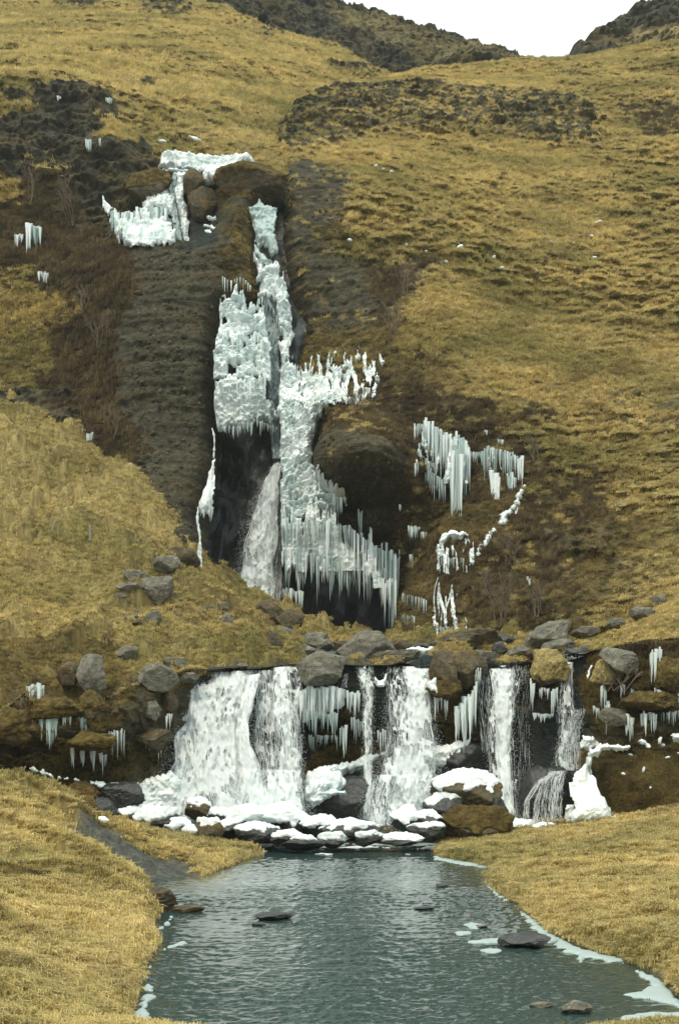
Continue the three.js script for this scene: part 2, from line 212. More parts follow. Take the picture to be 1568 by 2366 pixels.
// ------------------------------------------------------------------ right cliff, the rock bulb and the long grass hillside
const hillR = facade({
  name: 'hillside', label: 'grassy hillside with conglomerate wall and rounded rock nose right of the tall waterfall', base: G, step: 0.085, edgeW: 1.3, edgeD: 4.5, plant: true, mat: M.cliff,
  ctrl: [[640, 420, 84.5], [645, 600, 81], [680, 800, 78.5], [760, 560, 81], [760, 780, 78], [880, 420, 86], [930, 640, 79], [900, 800, 75.8], [850, 925, 73.2], [740, 980, 70.8], [760, 1060, 68.6], [800, 1125, 69.4], [850, 1000, 68.2], [850, 1085, 67.6], [830, 1160, 72.6], [900, 1170, 72], [800, 1178, 72], [850, 1205, 71.4], [900, 1250, 72.6], [930, 1110, 69], [930, 1300, 71], [1000, 1100, 70.4], [960, 1000, 70.8], [1000, 975, 71.2], [1100, 1080, 71], [1200, 1080, 70], [1000, 1250, 69.6], [1150, 1200, 68], [1060, 1300, 67], [1200, 1300, 66], [1050, 1430, 65.2], [940, 1400, 68],
    ...RIGHTFOOT.map(p => [p[0], p[1], p[2] + 0.2]), [1400, 1300, 64.5], [1568, 1280, 62.8], [1568, 1000, 71], [1300, 1000, 71.5], [1000, 700, 77.5], [1200, 700, 79.5], [1568, 700, 81], [1100, 450, 89], [1350, 450, 92], [1568, 450, 94], [640, 310, 95], [750, 335, 92], [800, 230, 104], [1000, 330, 97], [1000, 220, 108], [1300, 330, 101], [1300, 220, 112], [1568, 310, 105], [850, 180, 120], [1000, 152, 130], [1200, 130, 135], [1400, 112, 134], [1568, 90, 132], [1800, 300, 104], [1800, 900, 72], [1800, 75, 130], [1000, 1560, 65.4], [1300, 1560, 62], [1568, 1500, 59.2], [1800, 1450, 58.6]],
  outline: [[646, 388], [632, 370], [612, 345], [626, 280], [680, 226], [760, 192], [850, 180], [960, 156], [1100, 141], [1200, 129], [1320, 123], [1400, 110], [1480, 96], [1568, 86], [1830, 66], [1830, 1500], [1500, 1520], [1200, 1530], [1000, 1530], [960, 1500], [925, 1460], [918, 1410], [912, 1372], [930, 1345], [918, 1310], [930, 1292], [900, 1266], [840, 1232], [800, 1212], [778, 1196], [776, 1164], [812, 1152], [770, 1128], [744, 1106], [728, 1074], [720, 1016], [740, 966], [700, 950], [672, 850], [680, 770], [668, 690], [650, 620], [640, 560], [644, 440]],
  regions: [
    { p: [[610, 350], [626, 270], [690, 215], [800, 195], [960, 190], [1100, 205], [1250, 205], [1380, 250], [1400, 320], [1300, 335], [1150, 315], [1000, 300], [880, 310], [800, 340], [700, 355]], m: ROCK, a: 0.9, soft: 0.9 },
    { p: [[1250, 140], [1560, 130], [1600, 200], [1600, 290], [1480, 285], [1400, 230], [1280, 200]], m: ROCK, a: 0.6, soft: 1.4 },
    { p: [[1400, 250], [1600, 240], [1600, 330], [1470, 330]], m: HEATH, a: 0.7, soft: 1.2 },
    { p: [[630, 360], [730, 370], [820, 400], [800, 480], [760, 560], [860, 600], [930, 610], [1000, 600], [950, 700], [900, 780], [880, 820], [760, 800], [660, 790]], m: CONG, soft: 0.4 },
    { p: [[740, 540], [800, 520], [880, 560], [930, 600], [850, 605], [770, 590]], m: MOSS, a: 0.8 },
    { p: [[860, 600], [1000, 600], [960, 690], [900, 770], [860, 790]], m: HEATH, a: 0.75 },
    { p: [[670, 780], [900, 760], [930, 830], [840, 950], [700, 950]], m: MOSS, a: 0.9 },
    { p: [[880, 860], [960, 800], [1000, 830], [1060, 900], [1180, 960], [1260, 1030], [1230, 1120], [1220, 1200], [1130, 1290], [1080, 1330], [1060, 1480], [900, 1480], [900, 1260], [700, 1230], [700, 960], [800, 950]], m: HEATH, soft: 0.7 },
    { p: [[715, 1010], [760, 985], [840, 990], [930, 1060], [930, 1160], [940, 1250], [850, 1240], [760, 1200], [720, 1060]], m: CONG, a: 0.85 },
    { p: [[1000, 1170], [1190, 1150], [1160, 1210], [1100, 1280], [1000, 1250], [930, 1260], [930, 1210]], m: MOSS, a: 0.8 },
    { p: [[900, 1330], [1010, 1330], [1010, 1500], [900, 1500]], m: MOSS, a: 0.8 },
    { p: [[1040, 1330], [1180, 1230], [1230, 1120], [1320, 1080], [1420, 1120], [1480, 1220], [1440, 1330], [1380, 1420], [1310, 1480], [1040, 1490]], m: HEATH, a: 0.9, soft: 1.0 },
    { p: [[1180, 960], [1400, 980], [1600, 1010], [1600, 1120], [1450, 1130], [1300, 1090]], m: MOSS, a: 0.6, soft: 1.4 },
    { p: [[900, 780], [1000, 700], [1080, 760], [1060, 860], [1180, 930], [1000, 880], [940, 840]], m: MOSS, a: 0.55, soft: 1.2 },
    { p: [[1280, 1190], [1640, 1180], [1640, 1350], [1390, 1420], [1300, 1440]], m: MOSS, a: 0.75, soft: 1.2 },
    { p: [[1230, 470], [1300, 490], [1400, 480], [1400, 520], [1240, 520]], m: MOSS, a: 0.6 },
    { p: [[1230, 560], [1330, 555], [1340, 600], [1230, 590]], m: ROCK, a: 0.6 },
    { p: [[1210, 900], [1300, 860], [1568, 880], [1568, 960], [1440, 985], [1300, 960]], m: HEATH, a: 0.55, soft: 1.1 },
    { p: [[1440, 920], [1620, 900], [1620, 990], [1450, 990]], m: ROCK, a: 0.5 },
    { p: [[1255, 1230], [1330, 1200], [1420, 1240], [1400, 1290], [1280, 1290]], m: ROCK, a: 0.6 },
    { p: [[1128, 440], [1160, 395], [1172, 400], [1150, 445]], m: MOSS, a: 0.9, soft: 0.25 },
  ],
});
// ------------------------------------------------------------------ back of the gorge with the cave, and the slopes above and behind
facade({
  name: 'cliff', label: 'dark wet back wall of the gorge and cave behind the tall waterfall', base: WET, step: 0.12, mat: M.wetRock,
  ctrl: [[400, 380, 90], [700, 380, 90], [600, 480, 85], [560, 700, 81], [680, 700, 81], [480, 950, 80], [700, 950, 78.5], [560, 1000, 81], [640, 1100, 80.5], [720, 1150, 77.5], [480, 1300, 79], [640, 1300, 79.5], [720, 1290, 77], [850, 1290, 76.5], [960, 1290, 75.5], [720, 1360, 79], [850, 1360, 80], [950, 1380, 78.5], [700, 1520, 79], [850, 1520, 82], [1000, 1520, 78], [400, 1500, 78], [1060, 1200, 76]],
  outline: [[430, 420], [600, 395], [700, 395], [720, 600], [760, 800], [850, 950], [1060, 1100], [1060, 1560], [400, 1560], [420, 1100], [440, 800]],
  regions: [{ p: [[430, 420], [700, 395], [690, 640], [470, 640]], m: MOSS, a: 0.5 }],
});
const upper = facade({
  name: 'hillside', label: 'pale dry grass slope rising above the frozen upper cascade', base: G, step: 0.15, plant: true, mat: M.terrain,
  ctrl: [[-200, 260, 92], [-200, 120, 114], [0, 205, 92.3], [150, 188, 93], [280, 262, 91.2], [380, 345, 89.4], [500, 352, 89], [620, 372, 88.4], [640, 300, 97], [300, 200, 99], [500, 250, 97], [100, 100, 119], [400, 100, 122], [600, 130, 122], [800, 180, 126], [870, 165, 134], [0, 20, 150], [300, 20, 152], [540, 30, 152], [-200, 20, 150], [750, 105, 148], [1000, 175, 140], [0, -70, 185], [600, -60, 185], [300, 420, 86], [-200, 400, 89]],
  outline: [[-260, -80], [420, -80], [545, 28], [620, 62], [700, 84], [780, 100], [850, 148], [900, 170], [1010, 190], [900, 260], [640, 420], [300, 420], [-260, 400]],
  regions: [
    { p: [[320, 0], [430, -10], [445, 30], [380, 36], [330, 26]], m: ROCK, soft: 0.8 }, { p: [[120, -10], [250, -10], [230, 22], [140, 18]], m: ROCK, soft: 0.8 },
    { p: [[316, 178], [360, 178], [366, 200], [320, 198]], m: ROCK, soft: 0.3 }, { p: [[600, 68], [650, 70], [640, 88], [600, 84]], m: ROCK, soft: 0.5 }, { p: [[760, 145], [850, 150], [860, 182], [790, 175]], m: ROCK, soft: 0.6 },
    { p: [[360, 290], [430, 330], [640, 330], [640, 400], [380, 370]], m: MOSS, a: 0.55, soft: 1.2 }, { p: [[590, 220], [690, 200], [700, 300], [610, 330]], m: MOSS, a: 0.4, soft: 1.2 },
  ],
});
facade({
  name: 'hillside', label: 'far rocky ridge with snow streaks against the white sky', base: ROCK, step: 0.22, edgeW: 1.0, edgeD: 6, relief: 1.7, mat: M.cliff,
  ctrl: [[500, 20, 156], [620, 20, 172], [740, 10, 185], [700, 85, 156], [850, 150, 150], [960, 70, 182], [960, 150, 152], [1100, 110, 176], [1190, 126, 180], [1100, 145, 152], [1260, 150, 170], [700, 260, 140], [1100, 260, 140], [500, 260, 140]],
  outline: [[480, -60], [730, -40], [742, 2], [790, 12], [860, 26], [925, 44], [965, 62], [985, 72], [1060, 88], [1100, 92], [1125, 108], [1160, 118], [1195, 128], [1280, 160], [900, 300], [480, 160]],
  regions: [{ p: [[750, 20], [900, 45], [1000, 85], [1200, 130], [1250, 160], [1000, 150], [900, 110], [780, 60]], m: G, a: 0.55, soft: 2 }],
});
facade({
  name: 'hillside', label: 'dark crag on the skyline above the right hillside', base: ROCK, step: 0.2, edgeW: 1.0, edgeD: 8, relief: 1.6, mat: M.cliff,
  ctrl: [[1320, 110, 152], [1450, 40, 162], [1450, 120, 148], [1568, 0, 166], [1568, 90, 145], [1830, -20, 166], [1830, 90, 145], [1320, 200, 142], [1700, 200, 140]],
  outline: [[1320, 190], [1319, 96], [1346, 92], [1352, 76], [1374, 68], [1408, 46], [1432, 36], [1452, 24], [1490, 8], [1540, 0], [1600, -6], [1830, -20], [1830, 200]],
  regions: [{ p: [[1420, 105], [1480, 70], [1600, 60], [1830, 40], [1830, 130], [1430, 130]], m: G, a: 0.85, soft: 1.0 }, { p: [[1340, 100], [1420, 70], [1420, 110], [1350, 115]], m: MOSS, a: 0.6 }],
});

// ------------------------------------------------------------------ ground seen from above: height as a function of (x, depth)
function field(o) {                                    // columns fan out from the river axis, rows run away from the near end
  const pos = [], col = [], uv = [], idx = [], samples = [], nu = o.nu, nv = o.nv;
  for (let j = 0; j <= nv; j++) for (let i = 0; i <= nu; i++) {
    const a = lerp(o.a0, o.a1, i / nu), D = o.row(j / nv, a), x = a * (D + (o.pad || 0)), w = o.kinds(x, D); let y = o.height(x, D), h = 0; const c = [0, 0, 0];
    for (let m = 0; m < NM; m++) if (w[m] > 0.01) { const q = earthColor(m, x, y, -D); c[0] += w[m] * q[0]; c[1] += w[m] * q[1]; c[2] += w[m] * q[2]; h += w[m] * earthRelief(m, x, y * 0.4 + D * 0.55, -D * 0.8, o.grain) * (m === ROCK ? 0.4 : 1); }
    y += h * (o.reliefAt ? o.reliefAt(x, D) : 1);
    pos.push(x, y, -D); col.push(...c); uv.push(x * 0.5, D * 0.5);
    if (o.plant) { const gw = w[G], mw = w[MOSS] + w[HEATH]; if (gw > 0.4 || mw > 0.5) samples.push([x, y, -D, gw > 0.4 ? 0 : w[HEATH] > w[MOSS] ? 2 : 1, D]); }
  }
  for (let j = 0; j < nv; j++) for (let i = 0; i < nu; i++) { const a = j * (nu + 1) + i, b = a + 1, c = a + nu + 1, d = c + 1; idx.push(a, b, d, a, d, c); }
  const mesh = meshFrom(pos, col, uv, idx, o.mat || M.terrain); add(mesh, o.name, o.label, null, null, 'structure');
  return { mesh, samples, height: o.height };
}
const onWater = (px, py) => { const D = F * EYE / (py - HZ); return [(px - CX) * D / F, D]; };
const leftShore = [[270, 2440], [300, 2366], [322, 2310], [332, 2250], [352, 2215], [372, 2185], [352, 2150], [372, 2120], [332, 2092], [352, 2066], [405, 2052], [470, 2026], [545, 1996], [612, 1972]];
const rightShore = [[1000, 1968], [1002, 1977], [1030, 1986], [1100, 1998], [1146, 2012], [1118, 2026], [1128, 2050], [1180, 2084], [1236, 2128], [1276, 2160], [1330, 2186], [1372, 2200], [1450, 2226], [1530, 2262], [1556, 2300], [1640, 2330], [1700, 2440]];
const riverPoly = [...leftShore.map(p => onWater(...p)), [-3.2, 47.5], [-4.4, 47.4], [-6.0, 47.7], [-7.2, 48.2], [-7.7, 49.6], [-7.2, 52.5], [3.6, 53], [3.5, 49.5], ...rightShore.map(p => onWater(...p))];
const river = region(riverPoly);
const G0 = [[-420, 1822, 42], [0, 1834, 42], [0, 1804, 47.5], [-300, 1800, 48], [100, 1850, 42], [140, 1846, 46.8], [200, 1918, 42], [130, 1874, 42.5], [0, 1920, 34.5], [0, 2015, 28.5], [-300, 1950, 27], [0, 2150, 20.5], [0, 2366, 14], [-200, 2250, 15], [150, 2366, 14.6], [200, 2200, 20.2], [150, 2050, 26.5], [100, 1960, 33], [250, 2080, 28.3], [260, 1990, 37], [180, 1930, 38.5], [300, 2020, 36], [400, 1960, 43.5], [330, 1930, 45], [500, 1975, 44], [480, 2005, 40], [250, 1916, 46.4], [180, 1845, 49], [300, 1905, 48.4], [430, 1942, 46.5], [0, 1800, 53],
  [1568, 1880, 48], [1568, 1850, 52], [1800, 1850, 48], [1400, 1902, 49.5], [1250, 1926, 49.5], [1120, 1952, 48], [1060, 1968, 47], [1100, 1980, 43], [1300, 1960, 43], [1300, 2050, 30.3], [1200, 2040, 33], [1568, 2000, 36], [1568, 2100, 25.4], [1800, 2100, 24.5], [1400, 2150, 22.7], [1500, 2200, 20], [1568, 2240, 18.3], [1750, 2260, 17], [1900, 2350, 14]].map(p => { const w = at(...p); return [w[0], p[2], w[1]]; });
for (let i = 1; i < leftShore.length; i += 2) { const p = onWater(...leftShore[i]); G0.push([p[0], p[1], 0.08]); }
for (let i = 1; i < rightShore.length; i += 2) { const p = onWater(...rightShore[i]); G0.push([p[0], p[1], 0.08]); }
const groundTps = tps(G0, 1e-4);
const gravelP = region([[150, 1925, 38], [230, 1915, 41], [300, 1960, 39], [420, 1985, 40], [470, 2012, 38.5], [430, 2045, 33], [340, 2040, 33], [260, 1990, 35], [180, 1960, 35]].map(p => [at(...p)[0], p[2]]));
const gravelQ = region([[495, 1962, 45], [570, 1955, 46], [610, 1966, 47], [540, 1972, 44.5]].map(p => [at(...p)[0], p[2]]));
const scarps = [[[60, 1880, 41], [110, 1886, 40.4], [160, 1908, 39.6], [235, 1926, 38.6], [256, 1962, 37]], [[-40, 1905, 34], [40, 1915, 34], [110, 1950, 33], [165, 2000, 31]], [[20, 1990, 29], [90, 2010, 28.6], [160, 2060, 26.5], [230, 2085, 27]]].map(l => l.map(p => [at(...p)[0], p[2]]));
const scarpAt = (x, D, list = scarps) => { let y = 0; for (const l of list) for (let i = 0; i < l.length - 1; i++) { const ex = l[i + 1][0] - l[i][0], ey = l[i + 1][1] - l[i][1], wx = x - l[i][0], wy = D - l[i][1], t = (wx * ex + wy * ey) / (ex * ex + ey * ey); if (t < -0.15 || t > 1.15) continue; const L = Math.hypot(ex, ey), s = (ex * wy - ey * wx) / L + 0.25 * noise(x * 1.6, D * 1.6, 4), k = sstep(-0.15, 0.15, t) * (1 - sstep(0.85, 1.15, t)); if (s > -0.3 && s < 3) y = Math.max(y, 0.42 * k * sstep(-0.12, 0.12, s) * (1 - sstep(0.3, 2.6, s))); } return y; };
const groundHeight = (x, D) => {
  const s = sdist(riverPoly, x, D);
  if (s > 0) return -Math.min(0.7, 0.06 + s * 0.45);
  const d = -s; let y = Math.max(groundTps(x, D), 0.05);
  const gk = sstep(-0.3, 0.6, Math.max(rdist(gravelP, x, D), rdist(gravelQ, x, D)));
  const turf = 0.16 * sstep(0, 0.35, d) * (1 - gk) - 0.18 * gk;
  return Math.min(y, 0.05 + d * 1.2) * sstep(-0.2, 0.5, d) + turf + (x < -2 ? scarpAt(x, D) : 0);
};
const ground = field({
  name: 'ground', label: 'dry straw-coloured grass banks on both sides of the stream', a0: -0.30, a1: 0.32, pad: 9, nu: 460, nv: 440, grain: 0.55, plant: true,
  row: (v) => 5 * Math.pow(57 / 5, v), height: groundHeight,
  reliefAt: (x, D) => sstep(0, 1.2, -sdist(riverPoly, x, D)) * lerp(0.35, 0.8, sstep(-3, -6.5, x)),
  kinds: (x, D) => {
    const w = new Float64Array(NM), s = sdist(riverPoly, x, D), n = 0.5 * fbm(x * 0.8, D * 0.8, 3, 2);
    const gr = Math.max(sstep(-0.3, 0.3, Math.max(rdist(gravelP, x, D), rdist(gravelQ, x, D)) + n), sstep(-0.12, 0.02, s));
    const far = sstep(46.5, 49.5, D + n * 2) * (x < 5 ? 1 : 0.5), mossy = (1 - gr) * clamp(0.8 * far + 0.8 * sstep(0.1, 0.5, fbm(x * 0.35, D * 0.25, 12, 2)) * sstep(-2, -5, x)); w[GRAVEL] = gr; w[MOSS] = mossy; w[G] = 1 - gr - mossy; return w;
  },
});
// the bench behind the lip: left scree slope, stream bed with boulders, small meadow on the right
const BENCH = [[-330, 1590, 48.6], [-150, 1575, 49.8], [0, 1565, 50.8], [100, 1562, 51], [200, 1560, 51.2], [300, 1545, 52], ...LIP0, ...LEFTFOOT, ...RIGHTFOOT, [0, 1480, 54.5], [0, 1300, 62], [0, 1100, 70.5], [-200, 1400, 57], [-200, 1150, 68], [150, 1470, 56.5], [150, 1300, 62.5], [150, 1150, 69], [300, 1480, 56], [300, 1350, 62], [300, 1220, 68], [400, 1320, 64.8], [430, 1420, 60.5], [520, 1380, 66.5], [600, 1425, 66], [560, 1470, 60], [500, 1510, 56.5], [640, 1500, 57.5], [650, 1442, 65.5], [700, 1484, 63.5], [760, 1498, 63], [750, 1518, 57.5], [850, 1508, 60], [850, 1494, 66], [970, 1508, 60], [970, 1492, 66], [1100, 1496, 60.5], [1200, 1490, 59.5], [1300, 1484, 58.5], [1400, 1458, 57], [1568, 1420, 56], [1568, 1452, 53.5], [1800, 1400, 55],
  [560, 1480, 74], [480, 1420, 74], [650, 1505, 74], [850, 1512, 76], [700, 1512, 80], [400, 1300, 76], [1000, 1500, 74]].map(p => { const w = at(...p); return [w[0], p[2], w[1]]; });
const benchTps = tps(BENCH, 1e-4);
const ledges = [[[-60, 1480, 54.4], [60, 1462, 55.4], [170, 1436, 57], [260, 1402, 59.6], [370, 1398, 60.6]], [[150, 1520, 53.6], [240, 1500, 55], [330, 1478, 56.4], [420, 1470, 57.6]], [[300, 1300, 64], [360, 1320, 63.6], [440, 1350, 62.8], [520, 1400, 62.4], [600, 1440, 62]], [[420, 1505, 55.4], [520, 1498, 56.6], [620, 1492, 57.6]], [[-60, 1250, 64.4], [80, 1240, 65.2], [200, 1260, 64.6], [300, 1270, 65]]].map(l => l.map(p => [at(...p)[0], p[2]]));
const stonesP = region([[280, 1300, 63], [400, 1260, 67], [460, 1330, 67], [600, 1425, 66], [760, 1495, 62], [640, 1520, 56.5], [420, 1480, 57.5], [300, 1400, 60]].map(p => [at(...p)[0], p[2]]));
const streamP = region([[700, 1530, 54.5], [1000, 1530, 54.5], [1010, 1490, 64], [700, 1495, 66]].map(p => [at(...p)[0], p[2]]));
const rimP = region([[-400, 1600, 48], [0, 1588, 49], [200, 1590, 49.5], [300, 1560, 51], [300, 1500, 54.5], [100, 1490, 54.5], [-400, 1500, 53.5]].map(p => [at(...p)[0], p[2]]));
const bench = field({
  name: 'terrain', label: 'scree slope and boulder shelf between the lower fall and the gorge', a0: -0.36, a1: 0.36, nu: 440, nv: 330, grain: 1.15, plant: true,
  row: (v, a) => { let D = 54; for (let i = 0; i < 6; i++) D = along(lipD, a * D); return D - 0.12 + v * v * 6 + v * (79 - D - 6); },
  height: (x, D) => { const d = D - along(lipD, x); return lerp(along(lipY, x), benchTps(x, D) + (x < 0 ? 1.3 * scarpAt(x, D, ledges) + 0.55 * fbm(x * 0.22, D * 0.22, 6, 2) * sstep(1, 4, d) : 0), sstep(0, 1.5, d)); },
  reliefAt: (x, D) => sstep(-0.1, 0.5, D - along(lipD, x)) * 0.9,
  kinds: (x, D) => {
    const w = new Float64Array(NM), n = 0.9 * fbm(x * 0.5, D * 0.5, 7, 3), st = 0.7 * sstep(-0.8, 1.2, rdist(stonesP, x, D) + 3 * n), bed = sstep(-0.5, 0.5, rdist(streamP, x, D) + n), rim = 0.85 * sstep(-0.6, 0.6, rdist(rimP, x, D) + n), brink = sstep(-5.4, -4.8, x) * (1 - sstep(9.6, 10, x)) * (1 - sstep(0.1, 0.7, D - along(lipD, x) + 1.5 * n));
    w[G] = 1; for (const [m, t] of [[MOSS, st * 0.55], [ROCK, st * 0.4], [MOSS, rim], [GRAVEL, bed], [WET, brink]]) { for (let q = 0; q < NM; q++) w[q] *= 1 - t; w[m] += t; } return w;
  },
});
// ------------------------------------------------------------------ the face of the lower fall
const below = (d, x0, x1, y0, y1) => (x, y) => d * sstep(x0 - 0.6, x0 + 0.6, x) * (1 - sstep(x1 - 0.6, x1 + 0.6, x)) * sstep(y0 - 0.5, y0 + 0.5, y) * (1 - sstep(y1 - 0.5, y1 + 0.5, y));
const caveL = below(0.9, -16, -5.8, 2.2, 3.7), caveM = below(0.9, -1.8, 4.2, 2.6, 4.4);
const lowCliff = facade({
  name: 'cliff', label: 'mossy overhanging rock face behind the lower row of waterfalls', base: WET, step: 0.055, edgeW: 0.35, edgeD: 0.25, plant: true, mat: M.cliff, relief: 1.0,
  dig: (x, y) => caveL(x, y) + caveM(x, y),
  ctrl: [...LIP0.map(p => [p[0], p[1], p[2] + 0.1]), [-200, 1710, 47.6], [0, 1700, 48.9], [150, 1690, 49], [300, 1650, 50.2], [300, 1700, 50.3], [390, 1640, 52], [390, 1700, 52.2], [0, 1790, 49.3], [200, 1800, 49.8], [330, 1800, 51], [-200, 1800, 48], [480, 1650, 53.8], [480, 1800, 53], [480, 1930, 52], [600, 1650, 55], [600, 1760, 54], [600, 1930, 52.6], [690, 1650, 54.9], [750, 1650, 54.8], [750, 1760, 55], [750, 1930, 53], [850, 1650, 55], [850, 1800, 54.5], [900, 1930, 53.2], [1000, 1650, 54.6], [1000, 1760, 54.2], [1050, 1650, 54.6], [1080, 1750, 54.2], [1080, 1900, 53], [1200, 1650, 55.2], [1200, 1800, 54.8], [1200, 1950, 54], [1300, 1650, 54.6], [1290, 1760, 53.6], [1270, 1800, 52.6], [1260, 1900, 51.8], [1360, 1650, 53], [1450, 1600, 51.5], [1450, 1700, 51.4], [1450, 1850, 51.4], [1568, 1600, 51], [1568, 1700, 51], [1568, 1850, 51], [1800, 1650, 51.5], [1800, 1850, 51.5]],
  outline: [...LIP.map(p => [p[0], p[1] - 4]), [1960, 2080], [-330, 2080]],
  regions: [
    { p: [[-340, 1560], [420, 1520], [440, 1600], [400, 1660], [390, 1800], [330, 1830], [-340, 1900]], m: MOSS, soft: 0.35 },
    { p: [[300, 1570], [420, 1570], [410, 1680], [380, 1800], [300, 1800]], m: ROCK, a: 0.7 },
    { p: [[-340, 1690], [390, 1690], [385, 1770], [-340, 1790]], m: ROCK, a: 0.55 },
    { p: [[700, 1740], [860, 1720], [1080, 1720], [1060, 1770], [860, 1770], [700, 1790]], m: MOSS, a: 0.7, soft: 0.25 },
    { p: [[1000, 1580], [1080, 1590], [1060, 1700], [1000, 1710]], m: MOSS, a: 0.8 },
    { p: [[780, 1590], [850, 1600], [840, 1740], [720, 1740], [700, 1640]], m: MOSS, a: 0.5 },
    { p: [[1225, 1540], [1290, 1540], [1280, 1660], [1230, 1650]], m: MOSS, a: 0.8 },
    { p: [[1350, 1480], [1980, 1430], [1980, 1780], [1350, 1780]], m: MOSS, soft: 0.3 },
    { p: [[1370, 1640], [1580, 1620], [1600, 1740], [1380, 1740]], m: ROCK, a: 0.7 },
    { p: [[1380, 1500], [1470, 1480], [1620, 1480], [1620, 1540], [1480, 1520]], m: HEATH, a: 0.9, soft: 0.25 },
  ],
});
// moss mound in front of the right end of the face
const mound = facade({
  name: 'terrain', label: 'round mossy bank below the right end of the lower cliff', base: MOSS, step: 0.06, edgeW: 1.5, edgeD: 3.2, plant: true, mat: M.terrain, relief: 0.45,
  ctrl: [[1360, 1730, 50.6], [1450, 1725, 50.8], [1568, 1710, 51], [1400, 1800, 49.8], [1500, 1800, 49.4], [1568, 1800, 49.2], [1440, 1880, 49.2], [1568, 1880, 48.2], [1700, 1800, 49], [1850, 1720, 51], [1850, 1880, 48]],
  outline: [[1352, 1760], [1358, 1732], [1390, 1722], [1440, 1726], [1500, 1718], [1568, 1708], [1860, 1690], [1860, 1930], [1400, 1930], [1405, 1880], [1392, 1850], [1375, 1800], [1362, 1790]],
  regions: [{ p: [[1340, 1690], [1880, 1660], [1880, 1940], [1340, 1940]], m: G, a: 0.35 }],
});
const stone = () => new THREE.Color();
// ------------------------------------------------------------------ the stream
{
  const nu = 420, nv = 620, pos = [], uv = [], idx = [];
  for (let j = 0; j <= nv; j++) for (let i = 0; i <= nu; i++) {
    const D = 9 * Math.pow(54.5 / 9, j / nv), a = lerp(-0.24, 0.36, i / nu), x = a * D;
    const calm = 0.55 + 0.45 * noise(x * 0.35, D * 0.18, 4);
    const y = calm * (0.03 * noise(x * 1.7, D * 2.2, 1) + 0.03 * noise(x * 4.2 + 4, D * 5.0, 7) + 0.026 * noise(x * 9, D * 8.5, 3)) + 0.03 * sstep(44, 50, D) * noise(x * 2.2, D * 2.2, 9);
    pos.push(x, y, -D); uv.push(x, D);
  }
  for (let j = 0; j < nv; j++) for (let i = 0; i < nu; i++) { const a = j * (nu + 1) + i, b = a + 1, c = a + nu + 1, d = c + 1; idx.push(a, b, d, a, d, c); }
  add(meshFrom(pos, null, uv, idx, M.water), 'river', 'grey-green rippled stream flowing from the foot of the lower waterfalls', null, null, 'structure');
}

// ------------------------------------------------------------------ boulders
const tint = { grey: [[0.14, 0.136, 0.11], [0.30, 0.29, 0.23], 0.4], dark: [[0.024, 0.026, 0.023], [0.065, 0.066, 0.056], 0.1], brown: [[0.09, 0.078, 0.052], [0.19, 0.16, 0.10], 0.8], moss: [[0.10, 0.08, 0.025], [0.24, 0.185, 0.065], 1], wet: [[0.02, 0.023, 0.022], [0.045, 0.048, 0.044], 0] };
function rockGeo(rx, ry, rz, sd, kind, ang, det) {
  let g = new THREE.IcosahedronGeometry(1, det); g.deleteAttribute('normal'); g.deleteAttribute('uv'); g = mergeVertices(g, 1e-4);
  const P = g.attributes.position, n = P.count, col = new Float32Array(n * 3), uv = new Float32Array(n * 2), keep = seed; seed = sd * 7919 + 13;
  const planes = []; for (let i = 0; i < 15; i++) { const v = new THREE.Vector3(rr(-1, 1), rr(-1, 1), rr(-1, 1)).normalize(); planes.push([v, lerp(1.0, rr(0.5, 0.8), ang)]); }
  planes.push([new THREE.Vector3(rr(-0.2, 0.2), 1, rr(0, 0.35)).normalize(), lerp(1, 0.72, ang)]); seed = keep;
  const [c0, c1, mo] = tint[kind], v = new THREE.Vector3(), s = sd * 3.7;
  for (let i = 0; i < n; i++) {
    v.fromBufferAttribute(P, i); const u = v.clone();
    let k = 1; for (const [q, d] of planes) { const t = u.dot(q); if (t > 0) k = Math.min(k, d / t); }
    k *= 1 + 0.06 * noise(u.x * 1.6 + s, u.y * 1.6, u.z * 1.6) + 0.05 * noise(u.x * 3.6 + s, u.y * 3.6, u.z * 3.6) + 0.045 * noise(u.x * 8 + s, u.y * 8, u.z * 8) + 0.02 * noise(u.x * 17 + s, u.y * 17, u.z * 17);
    v.multiplyScalar(k * lerp(1.1, 1.3, ang)); P.setXYZ(i, v.x * rx, v.y * ry, v.z * rz);
    const a = fbm(u.x * 2 + s, u.y * 2, u.z * 2, 3), b = noise(u.x * 1.4 + s, u.y * 1.4 + 7, u.z * 1.4), e = noise(u.x * 6 + s, u.y * 6, u.z * 6);
    let c = mixc(c0, c1, clamp(0.5 + 0.9 * a + 0.35 * e)); if (kind === 'grey' || kind === 'brown') c = mixc(c, kind === 'brown' ? [0.20, 0.12, 0.03] : [0.15, 0.125, 0.05], clamp(mo * (1.4 * b + 0.4 * a)) * 0.8);
    col.set(c, i * 3); uv[i * 2] = v.x * rx * 0.9 + v.z * rz * 0.7; uv[i * 2 + 1] = v.y * ry * 0.9 + v.z * rz * 0.3;
  }
  g.setAttribute('color', new THREE.BufferAttribute(col, 3)); g.setAttribute('uv', new THREE.BufferAttribute(uv, 2)); g.computeVertexNormals(); return g;
}
let rockSeed = 1;
